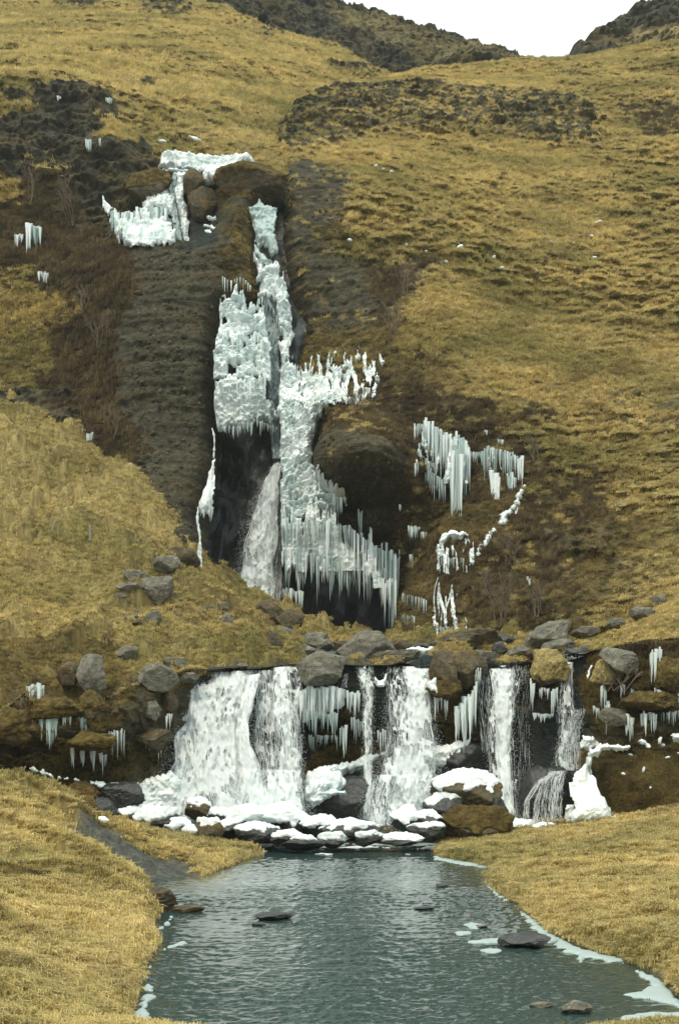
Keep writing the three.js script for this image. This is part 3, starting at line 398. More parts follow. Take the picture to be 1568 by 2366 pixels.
function boulder(o) { // px, py, w, h, D, kind, ang, tilt, cap (0..1 how far the ice reaches down), label, group, name
  const sd = o.sd ?? rockSeed++, s = o.D / F, rx = o.w * s / 2, ry = o.h * s / 2, rz = o.rz ?? Math.max(rx, ry) * 0.8, big = o.w > 50 ? 20 : o.w > 26 ? 12 : 6;
  const m = new THREE.Mesh(rockGeo(rx, ry, rz, sd, o.kind || 'grey', o.ang ?? 0.9, big), o.kind === 'wet' || o.kind === 'dark' ? M.wetRock : M.boulder);
  m.position.set(...at(o.px, o.py, o.D)); m.rotation.z = o.tilt || 0;
  if (o.cap) {
    const g = m.geometry.clone(), P = g.attributes.position; g.deleteAttribute('color');
    for (let i = 0; i < P.count; i++) { const x = P.getX(i), y = P.getY(i), z = P.getZ(i), k = sstep(-0.22, 0.18, y / ry - (1 - 2 * o.cap) + 0.55 * noise(x * 2.2 + sd, y * 1.5, z * 2.2) + 0.15 * noise(x * 7, y * 7, z * 7)), t = 0.045 + 0.05 * noise(x * 3, y * 3, z * 3 + sd) + 0.03 * noise(x * 8, y * 8, z * 8); P.setXYZ(i, x * lerp(0.9, 1 + t / rx, k), y * lerp(0.88, 1 + t / ry * 1.2, k), z * lerp(0.9, 1 + t / rz, k)); }
    g.computeVertexNormals(); const c = new THREE.Mesh(g, M.snow); c.name = 'ice_cap'; m.add(c);
  }
  if (o.turf) { // a tuft of matted grass over the top
    const g = m.geometry.clone(), P = g.attributes.position, C = g.attributes.color;
    for (let i = 0; i < P.count; i++) { const x = P.getX(i), y = P.getY(i), z = P.getZ(i), k = sstep(-0.25, 0.1, y / ry - (1 - 2 * o.turf) + 0.5 * noise(x * 2 + sd, y * 2, z * 2)), t = 0.05 + 0.10 * Math.abs(noise(x * 4, y * 3, z * 4 + sd)) + 0.06 * Math.abs(noise(x * 9, y * 7, z * 9)); P.setXYZ(i, x * lerp(0.88, 1 + t / rx, k), y * lerp(0.88, 1 + t / ry, k), z * lerp(0.88, 1 + t / rz, k)); const q = mixc(o.turfColor ? [0.075, 0.055, 0.022] : STRAW2, o.turfColor || STRAW, clamp(0.5 + 1.2 * fbm(x * 4, y * 4, z * 4, 3))); C.setXYZ(i, ...q); }
    g.computeVertexNormals(); const c = new THREE.Mesh(g, M.terrain); c.name = 'turf'; m.add(c);
  }
  return add(m, o.name || 'boulder', o.label, o.category || 'boulder', o.group);
}
// on the lip and the shelf behind it
for (const [px, py, w, h, D, kind, ang, label, x = {}] of [
  [747, 1550, 112, 80, 52.9, 'grey', 1, 'big angular pale grey block jutting over the lip of the lower fall', { tilt: -0.12 }],
  [850, 1499, 120, 82, 57.5, 'grey', 0.8, 'largest rounded grey boulder behind the lip, below the dark cave'],
  [930, 1519, 84, 36, 55.6, 'grey', 0.9, 'low flat-topped slab on the lip beside the snowy gap'],
  [1024, 1545, 70, 84, 53.2, 'brown', 0.9, 'rust-stained squat block hanging over the middle fall'],
  [1078, 1545, 74, 86, 53.4, 'brown', 0.95, 'rust-stained block on the lip, right of its twin'],
  [1082, 1483, 148, 60, 58.4, 'brown', 0.85, 'long mottled brown boulder under the icy mossy drips', { tilt: 0.08 }],
  [684, 1513, 84, 54, 56.2, 'grey', 0.9, 'grey boulder just behind the big angular lip block'],
  [1203, 1508, 60, 32, 55.2, 'grey', 0.8, 'small pale rounded stone on the lip above the narrow straight fall'],
  [1258, 1478, 116, 62, 57.4, 'grey', 0.9, 'slanted grey boulder rising behind the turf-capped lip rock', { tilt: 0.45 }],
  [1296, 1495, 84, 44, 55.4, 'grey', 0.9, 'smooth grey slab directly above the turf-capped lip rock'],
  [1152, 1500, 40, 34, 56.8, 'dark', 0.8, 'little dark stone wedged between the long brown boulder and pale lip stone'],
  [1357, 1499, 34, 22, 54.3, 'grey', 0.7, 'little round grey stone in the grass beside the rightmost fall'],
  [1268, 1542, 68, 74, 53.0, 'brown', 0.7, 'lip rock capped with thick yellow turf between two falls', { turf: 0.85 }],
  [1025, 1592, 56, 40, 53.0, 'brown', 0.6, 'mossy hanging clump under the rust-stained lip blocks', { turf: 0.9, turfColor: [0.17, 0.125, 0.04] }],
  [1437, 1526, 92, 60, 51.2, 'grey', 1, 'grey block set in the mossy face under a reddish heather fringe'],
  [624, 1418, 72, 62, 64.2, 'brown', 0.95, 'blocky brown boulder at the foot of the tall plunging fall'],
  [668, 1440, 60, 64, 63.6, 'brown', 0.9, 'brown boulder leaning beside the dark cave mouth', { tilt: -0.5 }],
  [925, 1492, 42, 26, 58.6, 'brown', 0.6, 'small rusty stone between the cave boulder and the snowy gap'],
  [1160, 1482, 60, 34, 60.4, 'dark', 0.8, 'dark low rock half hidden behind the long brown boulder'],
  [740, 1493, 60, 30, 59.5, 'grey', 0.8, 'low grey rock behind the grey shelf boulders, below the cave'],
  [615, 1490, 80, 62, 57.6, 'brown', 0.7, 'moss-streaked brown hump at the end of the scree slope'],
  [542, 1507, 70, 26, 56.8, 'grey', 0.8, 'flat grey ledge stone above the turf rim of the broad cascade'],
  [405, 1536, 56, 36, 53.8, 'grey', 0.9, 'grey stone sunk in the turf rim left of the broad cascade'],
  [216, 1556, 72, 96, 50.0, 'grey', 1, 'upright pale slab standing in the mossy left face'],
  [160, 1562, 44, 62, 50.1, 'brown', 0.8, 'mossy brown block beside the upright pale slab'],
  [366, 1562, 84, 62, 51.2, 'grey', 1, 'square-cut grey block on the rim left of the broad cascade'],
  [322, 1585, 50, 44, 51.3, 'brown', 0.9, 'brown block tucked under the square-cut rim block'],
  [432, 1566, 54, 26, 52.6, 'grey', 0.9, 'thin grey ledge at the very edge of the broad cascade'],
  [800, 1530, 46, 26, 54.6, 'grey', 0.8, 'small grey stone between the angular lip block and the thin thread of water'],
  [880, 1520, 50, 30, 55.8, 'brown', 0.8, 'brown stone on the lip left of the low flat-topped slab'],
  [965, 1498, 44, 22, 59.5, 'dark', 0.8, 'dark stone in the snowy gap behind the lip'],
  [1120, 1520, 54, 34, 55.2, 'grey', 0.9, 'grey stone behind the right rust-stained block'],
  [1010, 1496, 54, 30, 60, 'brown', 0.8, 'brown stone just under the thin icy ropes'],
  [1330, 1512, 46, 26, 53.8, 'dark', 0.8, 'dark wet stone at the brink of the rightmost fall'],
  [725, 1478, 60, 34, 62, 'grey', 0.8, 'grey rock at the left corner of the cave mouth'],
  [790, 1494, 44, 26, 61, 'brown', 0.8, 'brown rock in front of the cave mouth'],
  [650, 1462, 50, 30, 62, 'grey', 0.9, 'grey rock below the two gorge boulders'],
  [580, 1462, 44, 26, 61.5, 'brown', 0.9, 'brown rock on the shelf left of the gorge boulders'],
  [1240, 1512, 40, 24, 54.8, 'brown', 0.8, 'brown stone left of the turf-capped lip rock'],
  [1350, 1462, 60, 30, 58, 'grey', 0.8, 'low grey rock in the small meadow behind the right lip'],
  [1480, 1420, 54, 36, 58.6, 'grey', 0.8, 'grey rock showing through the grass at the right meadow edge'],
  [1420, 1440, 44, 24, 58.6, 'grey', 0.8, 'small grey rock in the grass of the right meadow'],
  [1520, 1395, 40, 40, 60, 'grey', 0.9, 'upright grey rock at the foot of the right hillside'],
  [268, 1648, 70, 60, 50.0, 'brown', 0.95, 'squarish brown block in the left face below the upright pale slab', {}],
  [345, 1640, 66, 56, 51.0, 'grey', 1, 'cracked grey block under the square-cut rim block', {}],
  [388, 1618, 48, 56, 51.8, 'brown', 0.95, 'narrow brown block against the edge of the broad cascade', {}],
  [350, 1706, 80, 54, 51.0, 'brown', 0.95, 'lower brown block left of the broad cascade', {}],
  [215, 1640, 60, 70, 49.2, 'brown', 0.9, 'mossy pier of rock straight below the upright pale slab', { turf: 0.45, turfColor: [0.2, 0.15, 0.05] }],
  [130, 1640, 100, 50, 49.0, 'brown', 0.6, 'long mossy cushion above the glassy icicle block', { turf: 0.85, turfColor: [0.22, 0.165, 0.055] }],
  [30, 1680, 80, 70, 48.8, 'brown', 0.6, 'mossy cushion at the far left of the lower face', { turf: 0.85, turfColor: [0.2, 0.15, 0.05] }],
  [210, 1715, 90, 36, 49.0, 'brown', 0.6, 'yellow moss shelf over the icicles at the left foot', { turf: 0.8, turfColor: [0.24, 0.185, 0.05] }],
  [1500, 1622, 110, 36, 50.8, 'brown', 0.6, 'long mossy ledge above the stout ice posts', { turf: 0.8, turfColor: [0.2, 0.15, 0.05] }],
  [1550, 1560, 70, 70, 50.7, 'brown', 0.6, 'mossy cushion at the far right under the heather fringe', { turf: 0.85, turfColor: [0.2, 0.15, 0.05] }],
  [1400, 1560, 60, 60, 51.6, 'brown', 0.6, 'straw-coloured hummock beside the rightmost fall', { turf: 0.9 }],
  [1420, 1660, 60, 50, 51.0, 'grey', 0.95, 'dark-seamed grey block between the slim icicles of the right face', {}],
  [560, 1538, 24, 14, 53.8, 'grey', 0.6, 'small smooth stone on the turf rim above the broad cascade'],
]) boulder({ px, py, w, h, D, kind, ang, label, ...x });
for (const [px, py, w, h, D, label, x] of [[578, 424, 136, 76, 83.2, 'brown rounded rock bridging the slot above the blue-green ice', { turf: 0.5, turfColor: [0.2, 0.15, 0.055] }], [450, 424, 44, 56, 83.4, 'brown rock knob beside the steep ice tongue of the upper cascade', {}], [345, 430, 90, 60, 84, 'brown mossy bulge left of the steep ice tongue', { turf: 0.6, turfColor: [0.2, 0.15, 0.055] }], [470, 470, 60, 70, 83.6, 'dark brown rock right of the steep ice tongue', {}]]) boulder({ px, py, w, h, D, kind: 'brown', ang: 0.7, label, ...x });
// on the scree slope
const screeAt = (px, py) => { let a = 52; const k = D => { const p = at(px, py, D); return p[1] - bench.height(p[0], D); }; while (a < 78 && k(a) > 0) a += 0.25; return a; };
for (const [px, py, w, h, kind, label] of [
  [362, 1366, 82, 66, 'grey', 'largest round dark grey boulder on the scree slope'], [310, 1335, 54, 38, 'grey', 'grey boulder uphill of the largest scree boulder'], [296, 1358, 44, 26, 'grey', 'flat grey stone touching the largest scree boulder'],
  [416, 1290, 80, 58, 'brown', 'brown boulder at the top of the scree against the layered cliff'], [386, 1302, 50, 36, 'grey', 'pale leaning stone next to the boulder at the cliff foot'], [480, 1410, 54, 30, 'grey', 'pale flat stone on the scree crest facing the plunging fall'],
  [462, 1424, 26, 28, 'grey', 'small pale stone below the flat crest stone'], [355, 1430, 38, 40, 'grey', 'rounded pale stone in the lower middle of the scree'], [525, 1441, 32, 46, 'grey', 'upright grey stone low on the scree crest'],
  [295, 1512, 44, 42, 'grey', 'round grey stone in the hollow above the left face'], [345, 1508, 46, 30, 'grey', 'grey stone with a shadowed side above the left face'], [508, 1402, 40, 30, 'grey', 'small grey stone on the crest beside the plunging fall'],
]) boulder({ px, py, w, h, D: screeAt(px, py + h * 0.3) - 0.1, kind, ang: 0.85, label });
for (let i = 0, n = 0; i < 400 && n < 46; i++) { const px = rr(270, 740), py = rr(1270, 1515); if (py < 1270 + Math.max(0, px - 300) * 0.52 + 20 || py > 1500) continue; const s = rr(8, 24); n++; boulder({ px, py, w: s * rr(1, 1.5), h: s * rr(0.7, 1), D: screeAt(px, py), kind: rnd() < 0.7 ? 'grey' : 'brown', ang: 0.8, name: 'stone', category: 'stone', label: 'small stone half buried in the grass of the scree slope', group: 'small stones on the scree slope' }); }
// at the foot of the lower fall
for (const [px, py, w, h, D, kind, ang, cap, label, x = {}] of [
  [283, 1842, 92, 66, 48.6, 'wet', 1, 0, 'bare black wedge-shaped boulder at the left end of the splash pool', { tilt: 0.15 }], [236, 1884, 64, 78, 47.6, 'dark', 0.9, 0, 'dark upright boulder half under grass by the splash pool'],
  [186, 1878, 84, 66, 47, 'brown', 0.6, 0, 'mossy hump on the left bank beside the dark upright boulder', { turf: 0.7, turfColor: [0.24, 0.17, 0.055] }], [190, 1838, 70, 44, 48.6, 'brown', 0.6, 0, 'brown grassy hump above the mossy hump on the left bank', { turf: 0.85, turfColor: [0.2, 0.13, 0.045] }],
  [300, 1893, 66, 38, 48.4, 'dark', 0.6, 0.45, 'dark stone with an icy shoulder below the black wedge boulder'], [360, 1906, 92, 58, 48.4, 'dark', 0.75, 0.5, 'dark pointed rock with a white icy sleeve'], [412, 1922, 68, 42, 48.2, 'dark', 0.5, 0.6, 'rounded stone under a smooth white ice dome by the grass'],
  [440, 1934, 34, 26, 47.6, 'dark', 0.6, 0.5, 'small ice-edged stone in the row by the grass'], [484, 1925, 66, 42, 47.8, 'brown', 0.8, 0.4, 'brown stone with frosted top near the grass spit'], [462, 1878, 70, 44, 50.2, 'brown', 0.9, 0.45, 'rust-brown stone poking through ice at the cascade foot'],
  [556, 1903, 116, 58, 49.6, 'dark', 0.5, 0.8, 'broad white ice hump below the broad cascade'], [505, 1898, 60, 42, 49.4, 'dark', 0.6, 0.55, 'grey-sided icy stone left of the broad ice hump'], [655, 1902, 122, 66, 49.8, 'dark', 0.45, 0.85, 'largest pure white ice dome at the foot of the falls'],
  [600, 1928, 90, 34, 48.4, 'dark', 0.6, 0.55, 'low ice-crusted stone in front of the white dome'], [702, 1952, 84, 26, 47.4, 'dark', 0.7, 0.3, 'long dark stone at the water edge with frosted top'], [742, 1918, 90, 40, 49.2, 'dark', 0.6, 0.65, 'ice-covered stone right of the white dome'],
  [815, 1922, 124, 42, 48.6, 'dark', 0.6, 0.6, 'wide flat ice-covered rock mid pool'], [850, 1942, 60, 24, 47.8, 'dark', 0.6, 0.4, 'dark-sided ice slab at the pool edge'], [770, 1945, 60, 26, 47.8, 'dark', 0.5, 0.85, 'low white ice cushion by the pool edge'], [660, 1940, 60, 26, 47.8, 'dark', 0.6, 0.7, 'small icy stone between the dome and the water'],
  [940, 1898, 62, 48, 50, 'dark', 0.6, 0.9, 'white icy cone left of the snow-capped rock stack'], [986, 1903, 62, 40, 49.2, 'dark', 0.8, 0.6, 'frosted angular stone beside the snow-capped stack'], [1004, 1928, 54, 30, 48.4, 'dark', 0.8, 0.25, 'black angular stone at the tip of the grass bank'], [972, 1922, 54, 22, 48.6, 'dark', 0.8, 0.3, 'black flat stone in front of the icy cone'],
  [920, 1944, 110, 20, 48.2, 'dark', 0.4, 0.9, 'flat white ice floe before the icy cone'],
  [1086, 1826, 146, 92, 50.4, 'brown', 0.75, 0.72, 'upper block of the rock stack under a thick snow cap', { sd: 303 }], [1032, 1876, 96, 104, 50.2, 'dark', 0.8, 0.4, 'dark ice-streaked shoulder of the snow-capped rock stack'], [1100, 1906, 132, 78, 49.2, 'brown', 0.6, 0, 'mossy brown lower block of the snow-capped rock stack', { turf: 0.62, turfColor: [0.17, 0.125, 0.04] }], [1146, 1892, 60, 96, 49.8, 'dark', 0.8, 0, 'black flank block of the snow-capped stack beside the narrow fall'],
  [1190, 1914, 70, 22, 50.2, 'dark', 0.6, 0.8, 'flat snowy stone right of the rock stack'], [1256, 1918, 44, 20, 49.6, 'dark', 0.6, 0.9, 'small snowy stone below the black domed rock'],
  [640, 1816, 60, 70, 52.4, 'wet', 0.5, 0, 'wet black rock showing through the broad cascade'], [795, 1850, 130, 100, 52.6, 'wet', 0.7, 0, 'wet black rock nose between the broad and middle falls'], [745, 1822, 80, 80, 52.2, 'wet', 0.5, 0.9, 'ice-bearded rock hanging between broad and middle falls'],
  [1262, 1850, 118, 150, 52.0, 'wet', 0.35, 0, 'black dome of rock with thin rills running over it'], [1080, 1770, 120, 110, 54.0, 'wet', 0.8, 0, 'wet black ledge above the snow-capped rock stack'],
]) boulder({ px, py: cap && h < 70 ? py - 4 : py, w, h: cap && h < 70 ? h * 1.3 : h, D, kind, ang: cap ? Math.max(ang, 0.8) : ang, cap: cap ? cap * 0.62 : 0, label, ...x });
// in the stream and on its banks
for (const [px, py, w, h, kind, label, cap] of [
  [632, 2116, 68, 22, 'dark', 'flat dark stone alone in mid stream'], [362, 2082, 84, 64, 'brown', 'rugged dark block on the left shore of the stream'], [430, 2100, 66, 18, 'brown', 'low flat stone in the water beside the left shore block'],
  [1206, 2172, 108, 34, 'dark', 'long dark stone lying in the shore ice by the right bank'], [1332, 2328, 60, 36, 'grey', 'smooth round grey stone in the shallows by the right bank'], [1252, 2320, 56, 12, 'grey', 'barely emerging flat stone left of the smooth round stone'],
  [1020, 2046, 30, 10, 'dark', 'tiny dark stone off the tip of the right bank'], [978, 2098, 40, 8, 'dark', 'sliver of dark stone in mid stream below the right bank tip'], [1108, 2140, 28, 7, 'grey', 'tiny stone ringed by ice near the right bank'], [600, 2134, 30, 6, 'dark', 'thin dark stone just below the flat mid-stream stone'],
]) boulder({ px, py, w, h, D: F * EYE / (py + h * 0.35 - HZ), kind, ang: 0.8, label, rz: 0.5 * w * EYE / (py - HZ), cap });
// ------------------------------------------------------------------ ice
const icicleGeo = [0, 1, 2, 3, 4, 5].map(k => {
  const pts = []; for (let i = 0; i <= 9; i++) { const t = i / 9; pts.push(new THREE.Vector2(Math.max(0.02, Math.pow(1 - t, 0.65 + 0.1 * k) * (1 + 0.22 * noise(t * 6, k * 5, 2))), -t)); }
  const g = new THREE.LatheGeometry(pts, 7), P = g.attributes.position;
  for (let i = 0; i < P.count; i++) { const y = P.getY(i); P.setX(i, P.getX(i) + 0.35 * noise(y * 3, k * 3, 1) * -y); P.setZ(i, P.getZ(i) * 0.8 + 0.3 * noise(y * 3, k * 3, 8) * -y); }
  g.computeVertexNormals(); return g;
});
const rockAt = (x, y) => Math.min(wallL.surf(x, y), hillR.surf(x, y), lowCliff.surf(x, y) - 0, mound.surf(x, y));   // depth of the rock face behind a point
const clear = (px, py, D, gap, span = 1.6) => { const p = at(px, py, D), r = rockAt(p[0], p[1]); return r < D + gap && D - r < span ? r - gap : D; }; // moves a point out of the rock it is frozen to
function icicle(root, px, py, D, len, w, mat, o) { // len and w in sketch units
  D = Math.min(clear(px, py, D, 0.1, 2.2), clear(px, py + len * 0.45, D, 0.1, 2.2));
  const m = new THREE.Mesh(icicleGeo[Math.floor(rnd() * 6)], mat || M.ice), s = D / F; m.name = 'icicle'; m.position.copy(V(px, py, D)).sub(o); m.scale.set(w * s / 2, len * s, w * s / 2); m.rotation.y = rr(0, 6); root.add(m);
}
// an ice sheet frozen onto rock: outline in sketch units, depth from nearby marks; lumps, flutes and gaps
function iceSheet(o) {
  const marks = o.marks.map(c => { const p = at(...c); return [p[0], p[1], c[2]]; });
  const dep = (x, y) => { let s = 0, w = 0; for (const m of marks) { const q = 1 / ((x - m[0]) ** 2 + (y - m[1]) ** 2 + 0.05) ** 1.5; s += q * m[2]; w += q; } return s / w; };
  const md = (px, py) => { let D = marks[0][2]; for (let i = 0; i < 5; i++) { const p = at(px, py, D); D = dep(p[0], p[1]); } return at(px, py, D); };
  const poly = o.poly.map(p => md(...p)).map(p => [p[0], p[1]]), R = region(poly), st = o.step ?? 0.05, [x0, x1, y0, y1] = R.box, nx = Math.ceil((x1 - x0) / st) + 1, ny = Math.ceil((y1 - y0) / st) + 1, ids = new Int32Array(nx * ny).fill(-1), pos = [], uv = [], idx = [], sd = o.sd ?? 0;
  const th = o.thick ?? 0.35, ew = o.edge ?? 0.35, fx = o.fx ?? 4.5;
  for (let j = 0; j < ny; j++) for (let i = 0; i < nx; i++) {
    const x = x0 + i * st, y = y0 + j * st; const hang = o.drip ? o.drip * (0.65 * Math.pow(Math.max(0, 1 - 2.2 * Math.abs(noise(x * 1.9 + sd, 0.5, sd))), 1.5) + 0.55 * Math.pow(Math.max(0, 1 - 2.4 * Math.abs(noise(x * 4.6, 2.5, sd))), 2) + 0.25 * noise(x * 0.6, 1, sd)) : 0; let e = sdist(poly, x, y + hang) + (o.fray ?? 0.12) * (noise(x * 5 + sd, y * 1.2, 2) + 0.6 * noise(x * 9, y * 3, sd));
    if (o.holes) e = Math.min(e, (0.35 * (noise(x * (o.hx ?? 2.2) + sd, y * (o.hy ?? 0.8), 3) + 0.6 * noise(x * (o.hx ?? 2.2) * 2.3, y * (o.hy ?? 0.8) * 2.4, sd)) + (o.open ?? 0.1)) * 1.2);
    if (e < 0) continue; const t = clamp(e / ew), k = Math.sqrt(1 - (1 - t) * (1 - t));
    const l = (o.lump ?? 0.2) * (Math.abs(noise(x * 1.6 + sd, y * 1.9, 1)) + 0.7 * Math.abs(noise(x * 3.6, y * 4, sd)) + 0.35 * Math.abs(noise(x * 7, y * 6, sd))) + 0.03 * noise(x * 14, y * 9, sd), f = (o.flute ?? 0.1) * (Math.abs(noise(x * fx + sd, y * 0.35, 5)) + 0.5 * Math.abs(noise(x * fx * 2.3, y * 0.5, sd)));
    ids[j * nx + i] = pos.length / 3; let dd = dep(x, y); { const r = rockAt(x, y); if (r < dd && dd - r < 2.5) dd = r - 0.05; } pos.push(x, y, -(dd + Math.min(0.25, th * 0.5) - (th + l + f) * k)); uv.push(x, y);
  }
  for (let j = 0; j < ny - 1; j++) for (let i = 0; i < nx - 1; i++) { const a = ids[j * nx + i], b = ids[j * nx + i + 1], c = ids[(j + 1) * nx + i], d = ids[(j + 1) * nx + i + 1]; if (a >= 0 && b >= 0 && d >= 0) idx.push(a, b, d); if (a >= 0 && d >= 0 && c >= 0) idx.push(a, d, c); if (a >= 0 && b >= 0 && c >= 0 && d < 0) idx.push(a, b, c); if (b >= 0 && d >= 0 && c >= 0 && a < 0) idx.push(b, d, c); }
  const col = []; for (let i = 0; i < pos.length; i += 3) { const x = pos[i], y = pos[i + 1], q = clamp(0.45 + 1.3 * fbm(x * 0.9 + sd, y * 0.7, 3, 2) + 0.6 * noise(x * 4, y * 1.6, sd)), w = clamp(1.5 * noise(x * 1.3, y * 1.1 + 20, sd) - 0.45) * 0.6; col.push(...mixc(mixc([0.60, 0.70, 0.69], [0.88, 0.93, 0.92], q), [0.45, 0.44, 0.36], w)); }
  const m = meshFrom(pos, o.mat ? null : col, uv, idx, o.mat || M.iceSheet); m.name = o.name || 'ice_sheet'; return m;
}
// a frozen thing: a group with ice sheets, icicles hung along edges, frozen trickles
function frozen(name, label, category, group, at0, build) {
  const root = new THREE.Group(), o = V(...at0); root.position.copy(o);
  const api = {
    sheet: (q) => { const m = iceSheet(q); m.position.copy(o).negate(); root.add(m); },
    hang: (edge, D, n, len, w, mat) => { // icicles along an edge: [[px, py] ...]
      let L = [0], mat2; for (let i = 1; i < edge.length; i++) L.push(L[i - 1] + Math.hypot(edge[i][0] - edge[i - 1][0], edge[i][1] - edge[i - 1][1]));
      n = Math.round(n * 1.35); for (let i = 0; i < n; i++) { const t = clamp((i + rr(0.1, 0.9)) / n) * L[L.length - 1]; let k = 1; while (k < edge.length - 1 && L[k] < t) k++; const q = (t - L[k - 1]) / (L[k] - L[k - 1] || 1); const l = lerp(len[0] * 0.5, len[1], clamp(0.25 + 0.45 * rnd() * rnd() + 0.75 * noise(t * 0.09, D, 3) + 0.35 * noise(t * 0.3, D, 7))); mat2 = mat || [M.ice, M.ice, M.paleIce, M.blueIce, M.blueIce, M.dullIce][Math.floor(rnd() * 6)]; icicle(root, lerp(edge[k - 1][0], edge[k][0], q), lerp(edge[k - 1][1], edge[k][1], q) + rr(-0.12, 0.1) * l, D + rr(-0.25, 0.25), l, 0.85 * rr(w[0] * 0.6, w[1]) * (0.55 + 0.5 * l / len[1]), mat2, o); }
    },
    trickle: (path, D, r, mat) => { // a lumpy frozen rope of ice down the rock
      const c = new THREE.CatmullRomCurve3(path.map(p => V(p[0], p[1], clear(p[0], p[1], p[2] ?? D, 0.06, 2.5)).sub(o))), n = Math.max(8, path.length * 7), g = new THREE.TubeGeometry(c, n, r * D / F, 7), P = g.attributes.position, s = rr(0, 50);
      for (let i = 0; i < P.count; i++) { const row = Math.floor(i / 8), q = c.getPointAt(row / n), k = (0.4 + 1.5 * Math.abs(noise(row * 0.4 + s, 1, 2)) + 0.5 * noise(row * 0.9, s, (i % 8) * 0.8)) * (row === 0 || row === n ? 0.15 : 1); P.setXYZ(i, q.x + (P.getX(i) - q.x) * k, q.y + (P.getY(i) - q.y) * k, q.z + (P.getZ(i) - q.z) * k); }
      g.computeVertexNormals(); const m = new THREE.Mesh(g, mat || M.ice); m.name = 'frozen_trickle'; root.add(m);
    },
  };
  build(api); return add(root, name, label, category, group);
}
M.paleIce = new THREE.MeshPhysicalMaterial({ color: new THREE.Color().setRGB(0.78, 0.85, 0.84), roughness: 0.5, bumpMap: iceRelief, bumpScale: 0.03 });
const ICE = 'ice';
// the tall frozen fall
frozen('frozen_waterfall', 'thick white ice column on the left side of the tall fall above the dark gorge', ICE, null, [560, 980, 75.6], a => {
  a.sheet({ poly: [[508, 690], [512, 672], [528, 676], [544, 660], [556, 648], [566, 668], [574, 700], [590, 690], [604, 694], [615, 729], [618, 749], [628, 786], [626, 823], [624, 871], [612, 884], [600, 872], [560, 880], [530, 868], [500, 878], [493, 857], [494, 790], [506, 745]], marks: [[520, 690, 77], [600, 720, 77.4], [510, 860, 75.6], [610, 870, 76]], thick: 0.5, lump: 0.7, flute: 0.12, holes: true, open: 0.17, hx: 1.5, hy: 1.1, step: 0.045, drip: 0.8, sd: 3 });
  a.sheet({ poly: [[498, 868], [530, 862], [570, 866], [600, 862], [622, 868], [612, 884], [618, 910], [634, 930], [640, 968], [638, 1004], [626, 990], [615, 970], [588, 970], [572, 986], [540, 993], [510, 989], [497, 975], [495, 938]], marks: [[510, 880, 75.2], [610, 880, 75.6], [510, 985, 75.8], [640, 990, 76.2]], thick: 0.6, lump: 0.45, flute: 0.3, step: 0.045, drip: 0.45, sd: 9 });
  a.hang([[498, 960], [520, 984], [560, 984], [590, 968], [632, 985]], 75.3, 22, [14, 40], [7, 13]);
  a.hang([[512, 755], [545, 790], [590, 770], [620, 800]], 75.6, 16, [20, 60], [7, 14]);
  a.hang([[498, 880], [560, 880], [615, 876]], 74.8, 22, [20, 66], [7, 13]);
  a.hang([[512, 640], [530, 650], [560, 640], [580, 660]], 77.3, 8, [20, 40], [4, 8]);
});
frozen('frozen_waterfall', 'knobbly white ice stream on the right side of the tall fall reaching the gorge lip', ICE, null, [650, 840, 77], a => {
  a.sheet({ poly: [[586, 585], [600, 605], [610, 622], [626, 612], [640, 604], [648, 628], [656, 650], [666, 684], [674, 736], [678, 776], [668, 803], [670, 837], [686, 847], [700, 940], [640, 966], [646, 864], [649, 803], [643, 776], [640, 729], [634, 690], [620, 694], [600, 684], [592, 641]], marks: [[600, 600, 79.6], [640, 640, 79], [655, 740, 78], [660, 860, 76.4], [660, 960, 74.6]], thick: 0.5, lump: 0.7, flute: 0.14, step: 0.045, fray: 0.3, sd: 21 });
  a.hang([[596, 680], [620, 690], [640, 730]], 78.4, 8, [14, 50], [6, 12]);
});
frozen('frozen_waterfall', 'great knobbly ice apron hanging over the dark cave beside the plunging fall', ICE, null, [760, 1290, 72.6], a => {
  a.sheet({ poly: [[640, 940], [670, 915], [700, 930], [760, 935], [738, 968], [722, 1012], [722, 1060], [734, 1088], [744, 1104], [766, 1122], [792, 1134], [808, 1150], [782, 1156], [778, 1180], [780, 1200], [700, 1200], [650, 1196], [648, 1000]], marks: [[660, 940, 74.6], [720, 960, 73.6], [660, 1180, 73.4], [760, 1180, 73]], thick: 0.6, lump: 0.9, flute: 0.15, step: 0.045, drip: 0.5, sd: 31 });
  a.sheet({ poly: [[650, 1150], [720, 1144], [780, 1158], [806, 1196], [838, 1228], [858, 1262], [866, 1300], [838, 1306], [790, 1322], [750, 1316], [722, 1300], [716, 1276], [690, 1278], [654, 1284], [648, 1230]], marks: [[660, 1200, 72.6], [780, 1200, 72.2], [850, 1290, 72.2], [660, 1280, 73]], thick: 0.45, lump: 0.2, flute: 0.5, fx: 3.6, step: 0.04, drip: 1.7, fray: 0.05, edge: 0.22, sd: 37 });
  a.hang([[700, 1130], [760, 1140], [800, 1150]], 72.6, 26, [24, 60], [6, 12]);
  a.hang([[660, 1205], [720, 1205], [790, 1212], [838, 1232]], 71.6, 34, [50, 130], [5, 10]);
  a.hang([[718, 1270], [750, 1290], [800, 1290], [850, 1280]], 72, 26, [50, 130], [6, 12]);
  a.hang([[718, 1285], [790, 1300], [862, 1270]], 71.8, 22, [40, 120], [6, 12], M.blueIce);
  a.hang([[652, 1275], [690, 1276], [712, 1280]], 72.6, 20, [40, 120], [8, 16]);
  a.hang([[652, 1360], [700, 1370]], 72.2, 12, [20, 60], [8, 16]);
});
